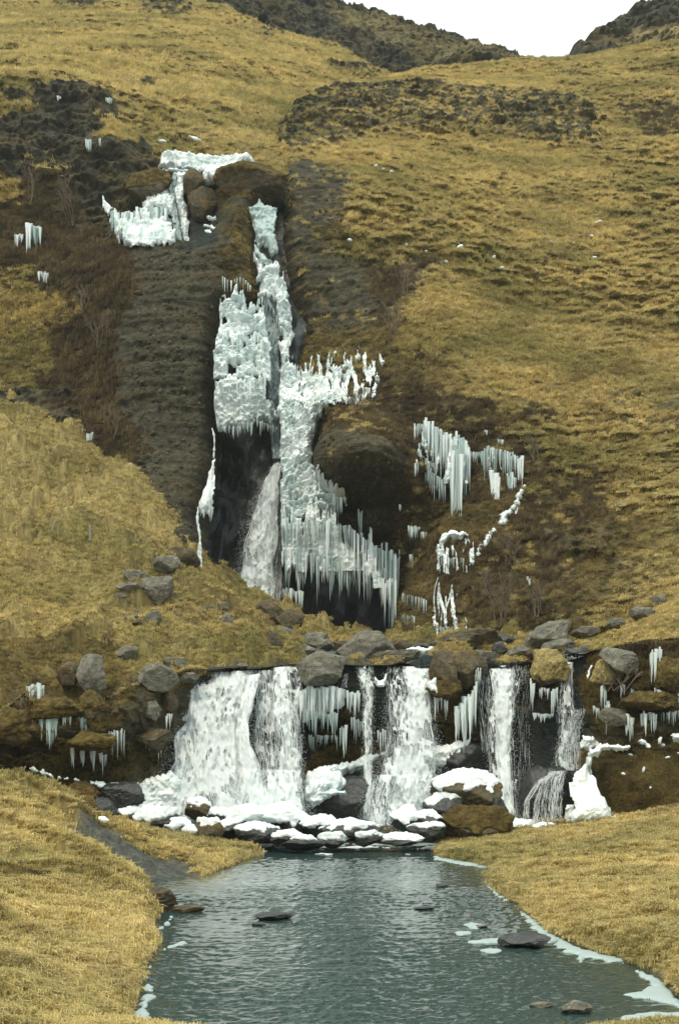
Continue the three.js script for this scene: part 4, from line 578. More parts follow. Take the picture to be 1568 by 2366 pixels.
frozen('icicle_curtain', 'long pale icicles hanging beside the cave under the rock nose', ICE, null, [890, 1380, 71.4], a => {
  a.sheet({ poly: [[830, 1205], [866, 1225], [900, 1235], [924, 1255], [922, 1350], [890, 1360], [850, 1330]], marks: [[870, 1290, 71.5]], thick: 0.25, lump: 0.08, flute: 0.5, fx: 3.2, step: 0.045, drip: 2.6, fray: 0.05, edge: 0.2, holes: true, open: 0.24, hx: 3.4, hy: 0.25, sd: 41 });
  a.hang([[836, 1235], [866, 1262], [900, 1268], [922, 1290]], 71.2, 18, [110, 205], [8, 15]);
  a.hang([[846, 1250], [880, 1280], [920, 1300]], 71.6, 18, [60, 190], [6, 12], M.blueIce);
  a.hang([[880, 1340], [918, 1350]], 71, 9, [90, 135], [10, 18]);
  a.hang([[800, 1330], [850, 1350]], 73.4, 12, [20, 60], [4, 8], M.blueIce);
});
frozen('frozen_spray', 'frosted streaky ice crust on the ledges right of the ice stream', ICE, null, [780, 900, 75], a => {
  a.sheet({ poly: [[680, 842], [700, 812], [740, 800], [800, 790], [850, 790], [884, 800], [888, 850], [866, 900], [840, 930], [790, 950], [700, 956], [676, 900]], marks: [[690, 840, 77.2], [800, 800, 77], [880, 830, 75.4], [840, 920, 73.2], [700, 940, 75.2]], thick: 0.22, lump: 0.2, flute: 0.25, holes: true, open: 0.0, hx: 4.2, hy: 0.7, step: 0.035, edge: 0.1, drip: 0.6, sd: 44 });
  a.sheet({ poly: [[672, 850], [690, 836], [720, 850], [760, 880], [780, 920], [790, 950], [700, 960], [676, 900]], marks: [[690, 860, 76.6], [720, 950, 74.8]], thick: 0.25, lump: 0.3, flute: 0.3, holes: true, open: 0.16, hx: 2.6, hy: 0.6, step: 0.04, edge: 0.15, drip: 0.6, sd: 46 });
  a.sheet({ poly: [[760, 846], [770, 832], [800, 828], [812, 836], [808, 850], [790, 852], [786, 940], [768, 936], [770, 870]], marks: [[780, 840, 75.4], [780, 930, 74]], thick: 0.3, lump: 0.3, flute: 0.2, step: 0.04, drip: 0.5, edge: 0.2, sd: 48 });
  a.sheet({ poly: [[790, 944], [800, 922], [824, 918], [850, 890], [870, 860], [880, 880], [850, 926], [820, 944]], marks: [[810, 930, 73.6], [870, 870, 74.4]], thick: 0.2, lump: 0.3, holes: true, open: 0.08, hx: 2.6, hy: 1, step: 0.04, edge: 0.15, sd: 50 });
  a.hang([[764, 862], [800, 862]], 75, 8, [30, 60], [4, 8]);
});
frozen('icicle_curtain', 'narrow fringe of ice along the left edge of the dark gorge', ICE, null, [475, 1190, 71.4], a => {
  a.sheet({ poly: [[498, 1058], [497, 1120], [495, 1180], [480, 1190], [460, 1184], [458, 1172], [472, 1130], [482, 1085]], marks: [[490, 1080, 73.2], [470, 1180, 71.4]], thick: 0.3, flute: 0.35, lump: 0.1, step: 0.05, sd: 51 });
  a.hang([[462, 1175], [480, 1180], [494, 1170]], 71, 12, [14, 36], [5, 10]);
  a.trickle([[458, 1170], [456, 1200], [462, 1240], [460, 1280], [464, 1335]], 68.6, 5); a.trickle([[462, 1250], [464, 1290], [466, 1336]], 68.4, 5);
  a.trickle([[490, 988], [495, 1010], [494, 1060]], 74, 3);
});
// frozen drips on the heathery slope right of the gorge
frozen('icicle_curtain', 'wide icicle curtain under the brown heather brow of the rock nose', ICE, null, [1040, 1100, 70.4], a => {
  a.sheet({ poly: [[998, 990], [1012, 996], [1030, 1012], [1046, 1006], [1064, 1020], [1082, 1044], [1084, 1090], [1070, 1084], [1062, 1120], [1050, 1100], [1040, 1080], [1024, 1090], [1012, 1060], [1004, 1030], [960, 1030], [956, 990]], marks: [[1000, 1000, 70.4], [1060, 1100, 69.9]], thick: 0.25, lump: 0.12, flute: 0.45, fx: 3.8, fray: 0.15, step: 0.04, drip: 2.4, edge: 0.2, holes: true, open: 0.16, hx: 3.2, hy: 0.2, sd: 55 });
  a.hang([[956, 985], [985, 975], [998, 985]], 70.2, 12, [50, 130], [6, 12]); a.hang([[998, 985], [1030, 1010], [1065, 1010], [1085, 1040]], 70, 30, [70, 170], [10, 18]);
  a.hang([[1040, 1040], [1066, 1050]], 69.6, 6, [170, 215], [16, 24]); a.hang([[1060, 1050], [1085, 1050]], 69.8, 8, [60, 110], [10, 16]); a.hang([[958, 1040], [1010, 1080]], 70.2, 10, [30, 80], [5, 9]); a.hang([[930, 1020], [950, 1030]], 70.3, 5, [20, 40], [3, 5]);
  a.hang([[985, 1080], [1030, 1120]], 69.8, 8, [40, 80], [6, 12], M.blueIce);
});
frozen('icicle_curtain', 'smaller icicle row right of the wide curtain, above the white ice ribbon', ICE, null, [1160, 1090, 70], a => {
  a.sheet({ poly: [[1118, 1040], [1150, 1044], [1205, 1060], [1202, 1086], [1180, 1078], [1150, 1084], [1128, 1070]], marks: [[1150, 1060, 70.1]], thick: 0.2, lump: 0.1, flute: 0.4, fx: 3.8, fray: 0.15, step: 0.04, drip: 1.6, edge: 0.2, holes: true, open: 0.14, hx: 3.2, hy: 0.2, sd: 57 });
  a.hang([[1090, 1045], [1118, 1045]], 70.2, 12, [24, 60], [5, 9]); a.hang([[1118, 1035], [1150, 1040], [1205, 1056]], 69.8, 20, [40, 110], [5, 10]); a.hang([[1132, 1090], [1152, 1092]], 69.4, 5, [80, 120], [14, 20]); a.hang([[1170, 1095], [1190, 1100]], 69.5, 6, [40, 70], [8, 14]); a.hang([[1200, 1058], [1208, 1060]], 69.5, 3, [60, 90], [8, 12]);
});
frozen('ice_ribbon', 'lumpy white ice ribbon winding down below the smaller icicle row', ICE, null, [1170, 1190, 68.6], a => {
  a.trickle([[1206, 1130], [1198, 1145], [1192, 1165], [1176, 1182], [1160, 1200], [1156, 1215]], 68.6, 11); a.trickle([[1180, 1180], [1168, 1195], [1164, 1212]], 68.3, 11); a.trickle([[1142, 1222], [1128, 1240], [1118, 1265]], 67.8, 8); a.trickle([[1110, 1258], [1104, 1285]], 67.5, 8); a.trickle([[1208, 1126], [1214, 1122]], 68.5, 6); a.trickle([[1196, 1172], [1190, 1188]], 68.4, 5);
});
frozen('frozen_cascade', 'snow-topped ice drips over a dark hollow on the mossy slope', ICE, null, [1050, 1270, 68], a => {
  a.sheet({ poly: [[1010, 1250], [1026, 1232], [1040, 1222], [1052, 1228], [1076, 1228], [1080, 1238], [1062, 1246], [1040, 1244], [1022, 1262], [1012, 1270]], marks: [[1030, 1240, 67.9]], thick: 0.3, lump: 0.3, step: 0.04, mat: M.snow, sd: 61 });

  a.sheet({ poly: [[1006, 1256], [1022, 1242], [1046, 1238], [1078, 1232], [1094, 1250], [1090, 1300], [1074, 1330], [1060, 1320], [1040, 1300], [1030, 1322], [1008, 1316]], marks: [[1030, 1260, 67.8], [1070, 1310, 67.4]], thick: 0.2, lump: 0.2, flute: 0.25, holes: true, open: 0.0, hx: 4.6, hy: 0.5, step: 0.03, edge: 0.1, drip: 0.9, sd: 63 });
  a.hang([[1012, 1290], [1030, 1290], [1070, 1290]], 67.4, 10, [24, 50], [5, 9]);
});
frozen('frozen_cascade', 'thin icy ropes trickling down yellow moss to the stream shelf', ICE, null, [1030, 1420, 66], a => {
  for (const p of [[[1012, 1332], [1004, 1360], [1002, 1390], [1006, 1430], [998, 1475]], [[1014, 1345], [1010, 1380], [1014, 1420], [1006, 1460], [1000, 1482]], [[1044, 1350], [1038, 1380], [1030, 1410], [1032, 1450]], [[1070, 1345], [1062, 1370], [1058, 1410], [1060, 1440]], [[990, 1440], [988, 1478]], [[1022, 1400], [1018, 1450], [1024, 1480]], [[1052, 1400], [1046, 1440], [1044, 1480]], [[1064, 1440], [1056, 1470]], [[1034, 1440], [1036, 1480]], [[920, 1368], [932, 1358], [950, 1352], [964, 1348]], [[918, 1420], [928, 1414], [940, 1408]]]) if (rnd() < 0.6) a.trickle(p, 65.9, 2.2);
  a.sheet({ poly: [[1000, 1335], [1016, 1332], [1024, 1360], [1060, 1350], [1070, 1400], [1070, 1480], [986, 1486], [988, 1430], [1000, 1390]], marks: [[1010, 1350, 66.4], [1030, 1460, 65.4]], thick: 0.18, lump: 0.2, flute: 0.25, holes: true, open: -0.01, hx: 4.6, hy: 0.45, step: 0.03, edge: 0.1, drip: 0.8, sd: 65 });
  a.hang([[990, 1450], [1065, 1448]], 65.6, 16, [16, 40], [5, 9], M.blueIce); a.hang([[925, 1370], [985, 1385]], 66.6, 10, [20, 60], [3, 6]); a.hang([[926, 1420], [960, 1425]], 66.6, 7, [20, 46], [3, 5]);
});
for (const [px, py, D, n, w, len, lw, label, mat] of [
  [205, 322, 85, 6, 14, [30, 66], [7, 12], 'pale icicles on the dark crag left of the upper cascade'], [231, 318, 85, 2, 4, [30, 44], [4, 7], 'thin pair of icicles beside the pale crag icicles'], [252, 226, 88.6, 4, 14, [14, 28], [6, 11], 'stub of ice on the topmost dark knob of the left crags'], [137, 222, 90, 3, 10, [10, 18], [7, 12], 'small ice smear high on the left crags'],
  [78, 520, 83.6, 12, 34, [50, 110], [8, 16], 'heavy icicle cluster at the left edge of the crags'], [45, 540, 83.8, 6, 22, [20, 44], [5, 9], 'short icicles beside the heavy left cluster'], [100, 628, 81, 6, 24, [18, 34], [7, 12], 'frozen fringe below the heavy left cluster'],
  [208, 1000, 76.2, 5, 14, [24, 46], [5, 9], 'icicles in the nook between scree slope and layered cliff'], [187, 988, 76.4, 4, 12, [14, 28], [3, 6], 'tiny icicles in the same nook, higher up'], [345, 1000, 76, 0, 10, [10, 20], [3, 6], ''],
  [1220, 1334, 65.4, 3, 5, [22, 32], [6, 9], 'lone icicle among brown heather on the lower hillside'], [955, 1215, 69.6, 9, 30, [18, 46], [4, 8], 'row of little icicles under the rock nose'], [978, 1228, 69.4, 4, 14, [16, 30], [4, 7], 'few icicles beside the little row under the nose'], [950, 1280, 70, 3, 8, [20, 40], [4, 7], 'single slim icicle in the mossy hollow below the nose'], [962, 1070, 69.2, 3, 10, [20, 50], [4, 8], 'knob of ice with a drip on the rock nose'], [924, 1165, 69.4, 2, 4, [16, 26], [3, 5], 'tiny icicle on the bare rock of the nose'], [832, 1180, 71.6, 3, 10, [40, 90], [4, 7], 'slim icicles against the step under the nose'], [1122, 992, 70.8, 3, 8, [14, 26], [5, 9], 'small frozen smear in the heather above the icicle row'], [1155, 1014, 70.2, 4, 14, [8, 16], [5, 9], 'frost patch in the heather beside the frozen smear'],
]) if (n) frozen('icicle_cluster', label, ICE, 'icicles on the upper cliffs', [px, py, D], a => { a.hang([[px - w / 2, py], [px + w / 2, py + 3]], D - 0.5, n, len, lw, mat); });
// the frozen upper cascade
frozen('frozen_cascade', 'white ice and snow shelf at the head of the upper cascade', ICE, null, [480, 400, 86], a => {
  a.sheet({ poly: [[366, 396], [374, 352], [400, 348], [440, 354], [480, 358], [520, 360], [556, 356], [576, 352], [584, 368], [612, 386], [590, 392], [560, 390], [540, 404], [510, 424], [478, 430], [462, 420], [468, 402], [440, 396], [400, 398]], marks: [[380, 360, 86.4], [480, 365, 86.4], [600, 388, 85.4], [480, 420, 84]], thick: 0.5, lump: 0.5, flute: 0.25, holes: true, open: 0.42, hx: 1.6, hy: 1.2, step: 0.06, sd: 71 });
  a.sheet({ poly: [[346, 392], [400, 388], [450, 392], [468, 402], [440, 402], [400, 398], [360, 398]], marks: [[400, 392, 85]], thick: 0.4, lump: 0.2, step: 0.05, mat: M.snow, sd: 73 });
});
frozen('frozen_cascade', 'steep white ice tongue joining the snow shelf to the rock ledge', ICE, null, [420, 500, 84], a => {
  a.sheet({ poly: [[404, 398], [442, 398], [430, 420], [426, 450], [434, 480], [438, 520], [440, 566], [428, 568], [420, 540], [412, 500], [404, 470], [398, 450], [390, 460], [374, 456], [382, 436], [398, 424]], marks: [[410, 400, 84.8], [420, 480, 83.8], [436, 560, 82.6]], thick: 0.4, lump: 0.3, flute: 0.15, step: 0.05, sd: 77 });
  a.sheet({ poly: [[374, 440], [398, 424], [406, 460], [398, 500], [372, 486], [340, 470], [328, 448]], marks: [[400, 430, 84.2], [380, 480, 83.2], [335, 455, 84]], thick: 0.4, lump: 0.3, flute: 0.2, step: 0.045, sd: 78 });
  a.sheet({ poly: [[440, 460], [462, 452], [470, 470], [456, 480], [470, 486], [446, 500]], marks: [[455, 470, 83.8]], thick: 0.2, lump: 0.2, step: 0.05, mat: M.blueIce, sd: 79, holes: true, open: 0.1 });
  for (const p of [[[478, 500], [490, 506], [500, 504]], [[470, 520], [486, 524], [498, 530]], [[470, 545], [486, 548], [502, 552]], [[480, 562], [496, 566], [506, 560]], [[474, 534], [490, 538]]]) a.trickle(p, 82.2, 6, M.ice);
});
frozen('frozen_cascade', 'broad fan of ribbed ice at the left side of the upper cascade', ICE, null, [330, 540, 83], a => {
  a.sheet({ poly: [[328, 448], [344, 458], [368, 462], [384, 476], [398, 500], [408, 530], [408, 560], [392, 560], [372, 572], [356, 586], [330, 578], [300, 572], [284, 556], [262, 520], [252, 492], [262, 484], [284, 490], [318, 492], [334, 478]], marks: [[335, 455, 84.6], [390, 480, 84], [270, 495, 83.8], [300, 565, 81], [400, 555, 81.6]], thick: 0.4, lump: 0.2, flute: 0.6, fx: 2.1, step: 0.045, holes: true, open: 0.26, hx: 2.2, hy: 0.3, drip: 0.5, sd: 83 });
  a.hang([[256, 492], [300, 492], [340, 480], [390, 480]], 83, 34, [40, 80], [8, 16]); a.hang([[262, 500], [285, 545], [330, 570], [370, 570]], 81.6, 16, [10, 30], [6, 12]);
});
frozen('ice_patch', 'scrap of frost on the heather left of the ribbed ice fan', ICE, null, [240, 460, 84], a => a.sheet({ poly: [[228, 436], [240, 432], [244, 460], [262, 480], [250, 500], [236, 480]], marks: [[240, 460, 84.2]], thick: 0.3, lump: 0.2, holes: true, open: -0.02, step: 0.05, sd: 85 }));
frozen('frozen_waterfall', 'blue-green ice plug in the slot below the brown rock arch', ICE, null, [610, 520, 80.6], a => {
  a.sheet({ poly: [[574, 484], [600, 462], [604, 470], [640, 480], [638, 500], [634, 530], [628, 560], [606, 570], [592, 590], [588, 540]], marks: [[600, 480, 82], [620, 560, 81]], thick: 0.3, lump: 0.3, flute: 0.2, step: 0.05, mat: M.blueIce, sd: 87 });
  a.sheet({ poly: [[588, 560], [600, 580], [626, 600], [614, 616], [600, 608], [588, 590]], marks: [[605, 590, 80.4]], thick: 0.3, lump: 0.1, step: 0.05, mat: M.blueIce, sd: 88 });
  a.sheet({ poly: [[610, 540], [640, 540], [642, 580], [628, 598], [612, 570]], marks: [[625, 560, 80.8]], thick: 0.3, lump: 0.1, step: 0.05, mat: M.dullIce, sd: 89 });
});
// icicles on the lower face
for (const [label, group, px, py, D, list] of [
  ['icicles under the turf brow at the far left of the lower face', 'lower face', 80, 1600, 49.8, [[[62, 1585], [102, 1582], 9, [24, 66], [7, 13]]]],
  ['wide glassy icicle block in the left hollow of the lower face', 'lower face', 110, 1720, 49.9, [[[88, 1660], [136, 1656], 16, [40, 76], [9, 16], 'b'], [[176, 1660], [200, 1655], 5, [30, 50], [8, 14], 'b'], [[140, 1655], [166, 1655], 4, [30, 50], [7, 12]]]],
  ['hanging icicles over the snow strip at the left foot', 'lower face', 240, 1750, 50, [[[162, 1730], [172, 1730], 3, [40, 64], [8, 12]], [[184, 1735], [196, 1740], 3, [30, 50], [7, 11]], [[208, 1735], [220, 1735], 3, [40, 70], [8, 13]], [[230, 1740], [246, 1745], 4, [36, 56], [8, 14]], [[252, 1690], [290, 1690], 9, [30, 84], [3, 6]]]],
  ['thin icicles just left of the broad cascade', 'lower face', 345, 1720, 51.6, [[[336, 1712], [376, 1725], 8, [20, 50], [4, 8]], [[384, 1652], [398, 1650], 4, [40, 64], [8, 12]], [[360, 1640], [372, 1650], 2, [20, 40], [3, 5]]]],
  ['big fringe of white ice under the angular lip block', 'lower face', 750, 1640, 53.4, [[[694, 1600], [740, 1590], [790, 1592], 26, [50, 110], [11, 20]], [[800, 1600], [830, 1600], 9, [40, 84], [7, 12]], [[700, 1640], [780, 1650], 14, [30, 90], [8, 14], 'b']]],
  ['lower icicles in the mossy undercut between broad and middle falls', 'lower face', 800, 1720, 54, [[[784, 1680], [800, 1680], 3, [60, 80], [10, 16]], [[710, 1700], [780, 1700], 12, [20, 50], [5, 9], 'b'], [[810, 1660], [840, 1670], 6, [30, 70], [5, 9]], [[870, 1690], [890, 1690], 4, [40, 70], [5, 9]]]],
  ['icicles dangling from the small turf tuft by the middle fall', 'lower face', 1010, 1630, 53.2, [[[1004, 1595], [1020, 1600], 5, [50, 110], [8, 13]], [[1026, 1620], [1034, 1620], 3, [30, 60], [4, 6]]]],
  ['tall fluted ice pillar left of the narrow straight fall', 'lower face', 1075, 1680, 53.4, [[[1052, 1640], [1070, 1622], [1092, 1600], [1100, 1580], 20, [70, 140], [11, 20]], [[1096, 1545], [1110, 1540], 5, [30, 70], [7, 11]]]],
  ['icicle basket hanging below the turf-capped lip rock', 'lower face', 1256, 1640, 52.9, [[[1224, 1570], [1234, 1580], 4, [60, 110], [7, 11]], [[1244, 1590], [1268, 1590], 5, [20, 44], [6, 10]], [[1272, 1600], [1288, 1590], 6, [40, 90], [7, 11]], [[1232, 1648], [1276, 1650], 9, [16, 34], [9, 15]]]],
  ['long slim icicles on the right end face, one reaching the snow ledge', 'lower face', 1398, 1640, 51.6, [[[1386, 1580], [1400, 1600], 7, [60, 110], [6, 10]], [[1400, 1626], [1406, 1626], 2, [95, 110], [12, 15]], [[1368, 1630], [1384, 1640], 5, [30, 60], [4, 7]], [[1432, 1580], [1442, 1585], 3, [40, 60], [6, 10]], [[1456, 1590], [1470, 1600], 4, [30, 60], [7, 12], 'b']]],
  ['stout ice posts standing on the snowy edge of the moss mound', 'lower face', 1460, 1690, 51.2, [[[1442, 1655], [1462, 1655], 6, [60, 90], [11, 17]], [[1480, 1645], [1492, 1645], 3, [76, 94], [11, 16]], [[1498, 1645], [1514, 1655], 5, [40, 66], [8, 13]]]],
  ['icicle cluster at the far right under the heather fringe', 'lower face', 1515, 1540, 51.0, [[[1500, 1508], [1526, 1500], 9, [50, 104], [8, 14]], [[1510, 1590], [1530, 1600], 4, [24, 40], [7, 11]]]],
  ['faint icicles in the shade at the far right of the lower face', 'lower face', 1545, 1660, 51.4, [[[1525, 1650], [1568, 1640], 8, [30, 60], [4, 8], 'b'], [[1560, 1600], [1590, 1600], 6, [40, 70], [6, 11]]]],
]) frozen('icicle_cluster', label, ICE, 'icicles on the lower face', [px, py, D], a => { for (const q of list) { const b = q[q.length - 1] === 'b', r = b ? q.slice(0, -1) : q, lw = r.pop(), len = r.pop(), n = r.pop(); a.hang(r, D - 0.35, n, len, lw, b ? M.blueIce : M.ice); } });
// ice crusts round the lower falls
for (const [label, poly, marks, x] of [
  ['white ice apron on the ledge at the foot of the fluted pillar', [[996, 1722], [1050, 1716], [1092, 1700], [1084, 1726], [1060, 1750], [1040, 1766], [1000, 1770], [960, 1780], [960, 1740]], [[1000, 1745, 53.6], [1080, 1720, 53.4]], { sd: 101 }],
  ['frosted band of ice under the mossy undercut', [[700, 1790], [740, 1770], [800, 1760], [860, 1740], [890, 1740], [850, 1772], [800, 1790], [760, 1800], [720, 1860], [700, 1840]], [[720, 1800, 53], [880, 1745, 54]], { sd: 103, thick: 0.3 }],
  ['cauliflower ice beard on the rock between broad and middle falls', [[700, 1822], [716, 1802], [756, 1798], [764, 1810], [750, 1826], [790, 1824], [802, 1808], [802, 1842], [780, 1836], [748, 1852], [722, 1868], [706, 1850]], [[750, 1830, 51.6]], { sd: 105, lump: 0.5 }],
  ['thick frosted edge between the rightmost fall and the moss mound', [[1352, 1762], [1360, 1728], [1400, 1716], [1470, 1722], [1440, 1738], [1392, 1734], [1368, 1752], [1362, 1790], [1350, 1800], [1330, 1810], [1332, 1790]], [[1370, 1740, 50], [1340, 1800, 50.6]], { sd: 107, mat: M.snow }],
  ['pale sheet of ice sliding from the frosted edge down to the grass', [[1326, 1786], [1352, 1768], [1374, 1800], [1386, 1826], [1402, 1856], [1412, 1880], [1436, 1896], [1316, 1900], [1320, 1850], [1316, 1800]], [[1340, 1800, 49.9], [1380, 1880, 48.7]], { sd: 109, lump: 0.15, flute: 0.2 }],
  ['knobbly ice pillar at the edge of the black domed rock', [[1304, 1870], [1312, 1856], [1326, 1858], [1332, 1880], [1326, 1900], [1306, 1904], [1302, 1890]], [[1315, 1880, 50]], { sd: 111, mat: M.snow }],
  ['snowy ice strip along the left foot of the lower face', [[36, 1768], [60, 1766], [100, 1780], [130, 1790], [170, 1800], [240, 1806], [290, 1812], [260, 1832], [232, 1822], [190, 1806], [130, 1800], [70, 1782]], [[60, 1775, 48.8], [260, 1818, 49.4]], { sd: 113, holes: true, open: 0.12 }],
  ['frozen splash mound left of the broad cascade', [[310, 1816], [330, 1800], [370, 1790], [392, 1780], [420, 1800], [420, 1850], [380, 1880], [330, 1880], [318, 1840]], [[360, 1830, 51.2]], { sd: 115, lump: 0.35 }],
  ['icy collar under the rust-stained lip blocks', [[988, 1572], [1004, 1566], [1010, 1580], [1016, 1600], [1010, 1620], [1000, 1600], [990, 1588]], [[1004, 1590, 52.8]], { sd: 117 }],
  ['small white ice loop on the lip between two thin falls', [[866, 1560], [874, 1572], [884, 1570], [892, 1548], [894, 1570], [886, 1590], [872, 1590], [862, 1576]], [[880, 1575, 53.4]], { sd: 119, fray: 0.03, edge: 0.1 }],
  ['pale ice tongue beside the rightmost fall at the lip', [[1352, 1545], [1366, 1538], [1366, 1560], [1354, 1572]], [[1360, 1555, 52.6]], { sd: 121 }],
  ['broken ice lumps along the top of the moss mound', [[1470, 1716], [1500, 1706], [1530, 1700], [1580, 1690], [1580, 1712], [1540, 1716], [1500, 1728]], [[1520, 1712, 50.4]], { sd: 123, holes: true, open: 0.02, mat: M.snow }],
  ['jagged ice pocket above the frosted edge of the moss mound', [[1334, 1714], [1348, 1700], [1370, 1702], [1384, 1722], [1370, 1734], [1350, 1736], [1336, 1730]], [[1355, 1715, 51.8]], { sd: 125 }],
  ['frozen sheet behind the fringe under the angular lip block', [[696, 1595], [712, 1584], [740, 1590], [800, 1590], [792, 1640], [770, 1640], [740, 1660], [700, 1670]], [[740, 1630, 54]], { sd: 127, flute: 0.3, lump: 0.1 }],
  ['snow dusting on the wet shelf behind the lip', [[935, 1500], [960, 1494], [1000, 1494], [1004, 1504], [980, 1512], [940, 1508]], [[970, 1502, 57]], { sd: 129, mat: M.snow, thick: 0.15, lump: 0.1 }],
  ['white ice block at the gap between flat slab and rust-stained block', [[968, 1518], [1000, 1514], [996, 1524], [976, 1536]], [[985, 1524, 54.6]], { sd: 131, mat: M.snow, thick: 0.15, lump: 0.1 }],
]) frozen('ice_crust', label, ICE, null, [poly[0][0], poly[0][1], marks[0][2]], a => a.sheet({ poly, marks, thick: 0.3, lump: 0.3, flute: 0.08, step: 0.04, ...x }));
// little snow scraps on the hillsides and the mound
const snowAt = (sheet, list, group, label) => { for (const [px, py, w, h] of list) { const p = sheet.hit(px, py), s = -p[2] / F, g = rockGeo(w * s * 0.36, h * s * 0.3, 0.14, rockSeed++, 'grey', 0.3, 5); g.deleteAttribute('color'); const m = new THREE.Mesh(g, M.snow); m.position.set(p[0], p[1], -Math.min(-p[2], sheet.surf(p[0], p[1])) + 0.05); m.rotation.z = rr(-0.5, 0.5); add(m, 'snow_patch', label, 'snow', group); } };
snowAt(hillR, [[808, 556, 14, 12], [1058, 588, 18, 12], [1140, 596, 10, 18], [1157, 624, 14, 10], [1380, 514, 26, 8], [1365, 546, 14, 7], [1272, 562, 14, 9], [1244, 568, 8, 8], [1322, 566, 9, 7], [1372, 596, 14, 8], [868, 384, 10, 10], [885, 392, 8, 8], [904, 398, 12, 9], [938, 566, 7, 8], [984, 582, 9, 7], [1030, 606, 12, 8]], 'snow scraps on the hillside', 'scrap of old snow lying in the grass of the right hillside');
snowAt(upper, [[376, 330, 24, 12], [455, 326, 34, 14], [440, 320, 10, 10]], 'snow scraps above the cascade', 'snow scrap in the brown grass just above the upper cascade');
snowAt(mound, [[1485, 1778, 6, 22], [1438, 1788, 12, 10], [1570, 1742, 22, 8], [1540, 1750, 14, 8], [1500, 1820, 5, 10], [1455, 1744, 12, 8], [1530, 1722, 10, 12]], 'snow scraps on the mound', 'chip of ice lying on the mossy mound');
for (const [px, py, w, h] of [[90, 1868, 22, 14], [167, 1878, 12, 16], [240, 1895, 16, 8], [352, 1926, 12, 7], [462, 1990, 12, 6]]) { const D = 44.5; boulder({ px, py, w, h, D: px < 300 ? 43 : D, kind: 'grey', ang: 0.5, cap: 1.2, name: 'snow_lump', category: 'snow', label: 'lump of ice lying on the left grass bank', group: 'ice lumps on the left bank' }); }
for (const [px, py, w, h, D] of [[858, 100, 12, 26, 174], [852, 92, 9, 10, 174], [797, 96, 14, 20, 172], [864, 108, 10, 22, 173]]) { const g = rockGeo(w * D / F / 2, h * D / F / 2, 1.0, rockSeed++, 'grey', 0.5, 6); const m = new THREE.Mesh(g, M.snow); g.deleteAttribute('color'); m.position.set(...at(px, py, D - 6)); add(m, 'snow_patch', 'streak of snow on the far rocky ridge', 'snow', 'snow streaks on the far ridge'); }
// shore ice: thin ragged plates along the water line
function shoreIce(label, pts) {
  const poly = pts.map(p => onWater(...p)), R = region(poly), [x0, x1, d0, d1] = R.box, st = d0 < 26 ? 0.022 : 0.04, nx = Math.ceil((x1 - x0) / st) + 1, ny = Math.ceil((d1 - d0) / st) + 1, ids = new Int32Array(nx * ny).fill(-1), pos = [], uv = [], idx = [];
  for (let j = 0; j < ny; j++) for (let i = 0; i < nx; i++) { const x = x0 + i * st, D = d0 + j * st, e = sdist(poly, x, D) + 0.12 * noise(x * 2.5, D * 2.5, 6) + 0.06 * noise(x * 7, D * 7, 2) - 0.05; if (e < -0.02) continue; ids[j * nx + i] = pos.length / 3; pos.push(x, -0.03 + 0.06 * sstep(-0.02, 0.07, e) + 0.012 * noise(x * 5, D * 5, 1), -D); uv.push(x, D); }
  for (let j = 0; j < ny - 1; j++) for (let i = 0; i < nx - 1; i++) { const a = ids[j * nx + i], b = ids[j * nx + i + 1], c = ids[(j + 1) * nx + i], d = ids[(j + 1) * nx + i + 1]; if (a >= 0 && b >= 0 && d >= 0) idx.push(a, b, d); if (a >= 0 && d >= 0 && c >= 0) idx.push(a, d, c); }
  if (idx.length) add(meshFrom(pos, null, uv, idx, M.shore), 'shore_ice', label, ICE, 'ice plates along the stream banks');
}
M.shore = new THREE.MeshPhysicalMaterial({ color: new THREE.Color().setRGB(0.34, 0.42, 0.405), roughness: 0.5, bumpMap: iceRelief, bumpScale: 0.02 });
shoreIce('scalloped ice plate along the left bank, nearest the viewer', [[270, 2400], [296, 2362], [322, 2306], [326, 2260], [350, 2220], [374, 2190], [420, 2176], [440, 2170], [428, 2184], [392, 2192], [370, 2206], [352, 2226], [348, 2262], [366, 2290], [350, 2330], [360, 2350], [336, 2372], [300, 2410]]);
shoreIce('thin ice wedge on the left bank below the rugged block', [[360, 2150], [380, 2128], [392, 2110], [408, 2120], [392, 2136], [380, 2146]]);
shoreIce('ice rim round the tip of the right bank', [[1000, 1976], [1030, 1984], [1110, 1996], [1150, 2004], [1120, 2006], [1060, 1998], [1000, 1986]]);
shoreIce('narrow ice rim on the right bank where the shore turns in', [[1118, 2022], [1140, 2040], [1152, 2060], [1180, 2084], [1160, 2082], [1136, 2066], [1116, 2044]]);
shoreIce('long ice plate holding the dark stone by the right bank', [[1180, 2084], [1240, 2126], [1280, 2158], [1300, 2172], [1260, 2182], [1180, 2184], [1080, 2178], [1120, 2168], [1200, 2170], [1230, 2150], [1200, 2116]]);
shoreIce('ragged ice plate along the near right bank', [[1290, 2166], [1330, 2186], [1380, 2200], [1450, 2222], [1400, 2222], [1360, 2214], [1340, 2228], [1316, 2206], [1270, 2184]]);
shoreIce('wide ice sheet at the near end of the right bank', [[1440, 2226], [1540, 2268], [1570, 2310], [1620, 2340], [1560, 2330], [1490, 2310], [1420, 2302], [1460, 2290], [1500, 2280]]);
shoreIce('pale ice slab in the bottom corner of the stream', [[1420, 2352], [1500, 2340], [1620, 2344], [1640, 2380], [1480, 2372]]);
shoreIce('small round ice pan near the dark stone', [[1054, 2138], [1090, 2132], [1126, 2140], [1090, 2148]]);
shoreIce('slim ice pan left of the long plate', [[1042, 2156], [1090, 2150], [1100, 2158], [1060, 2162]]);
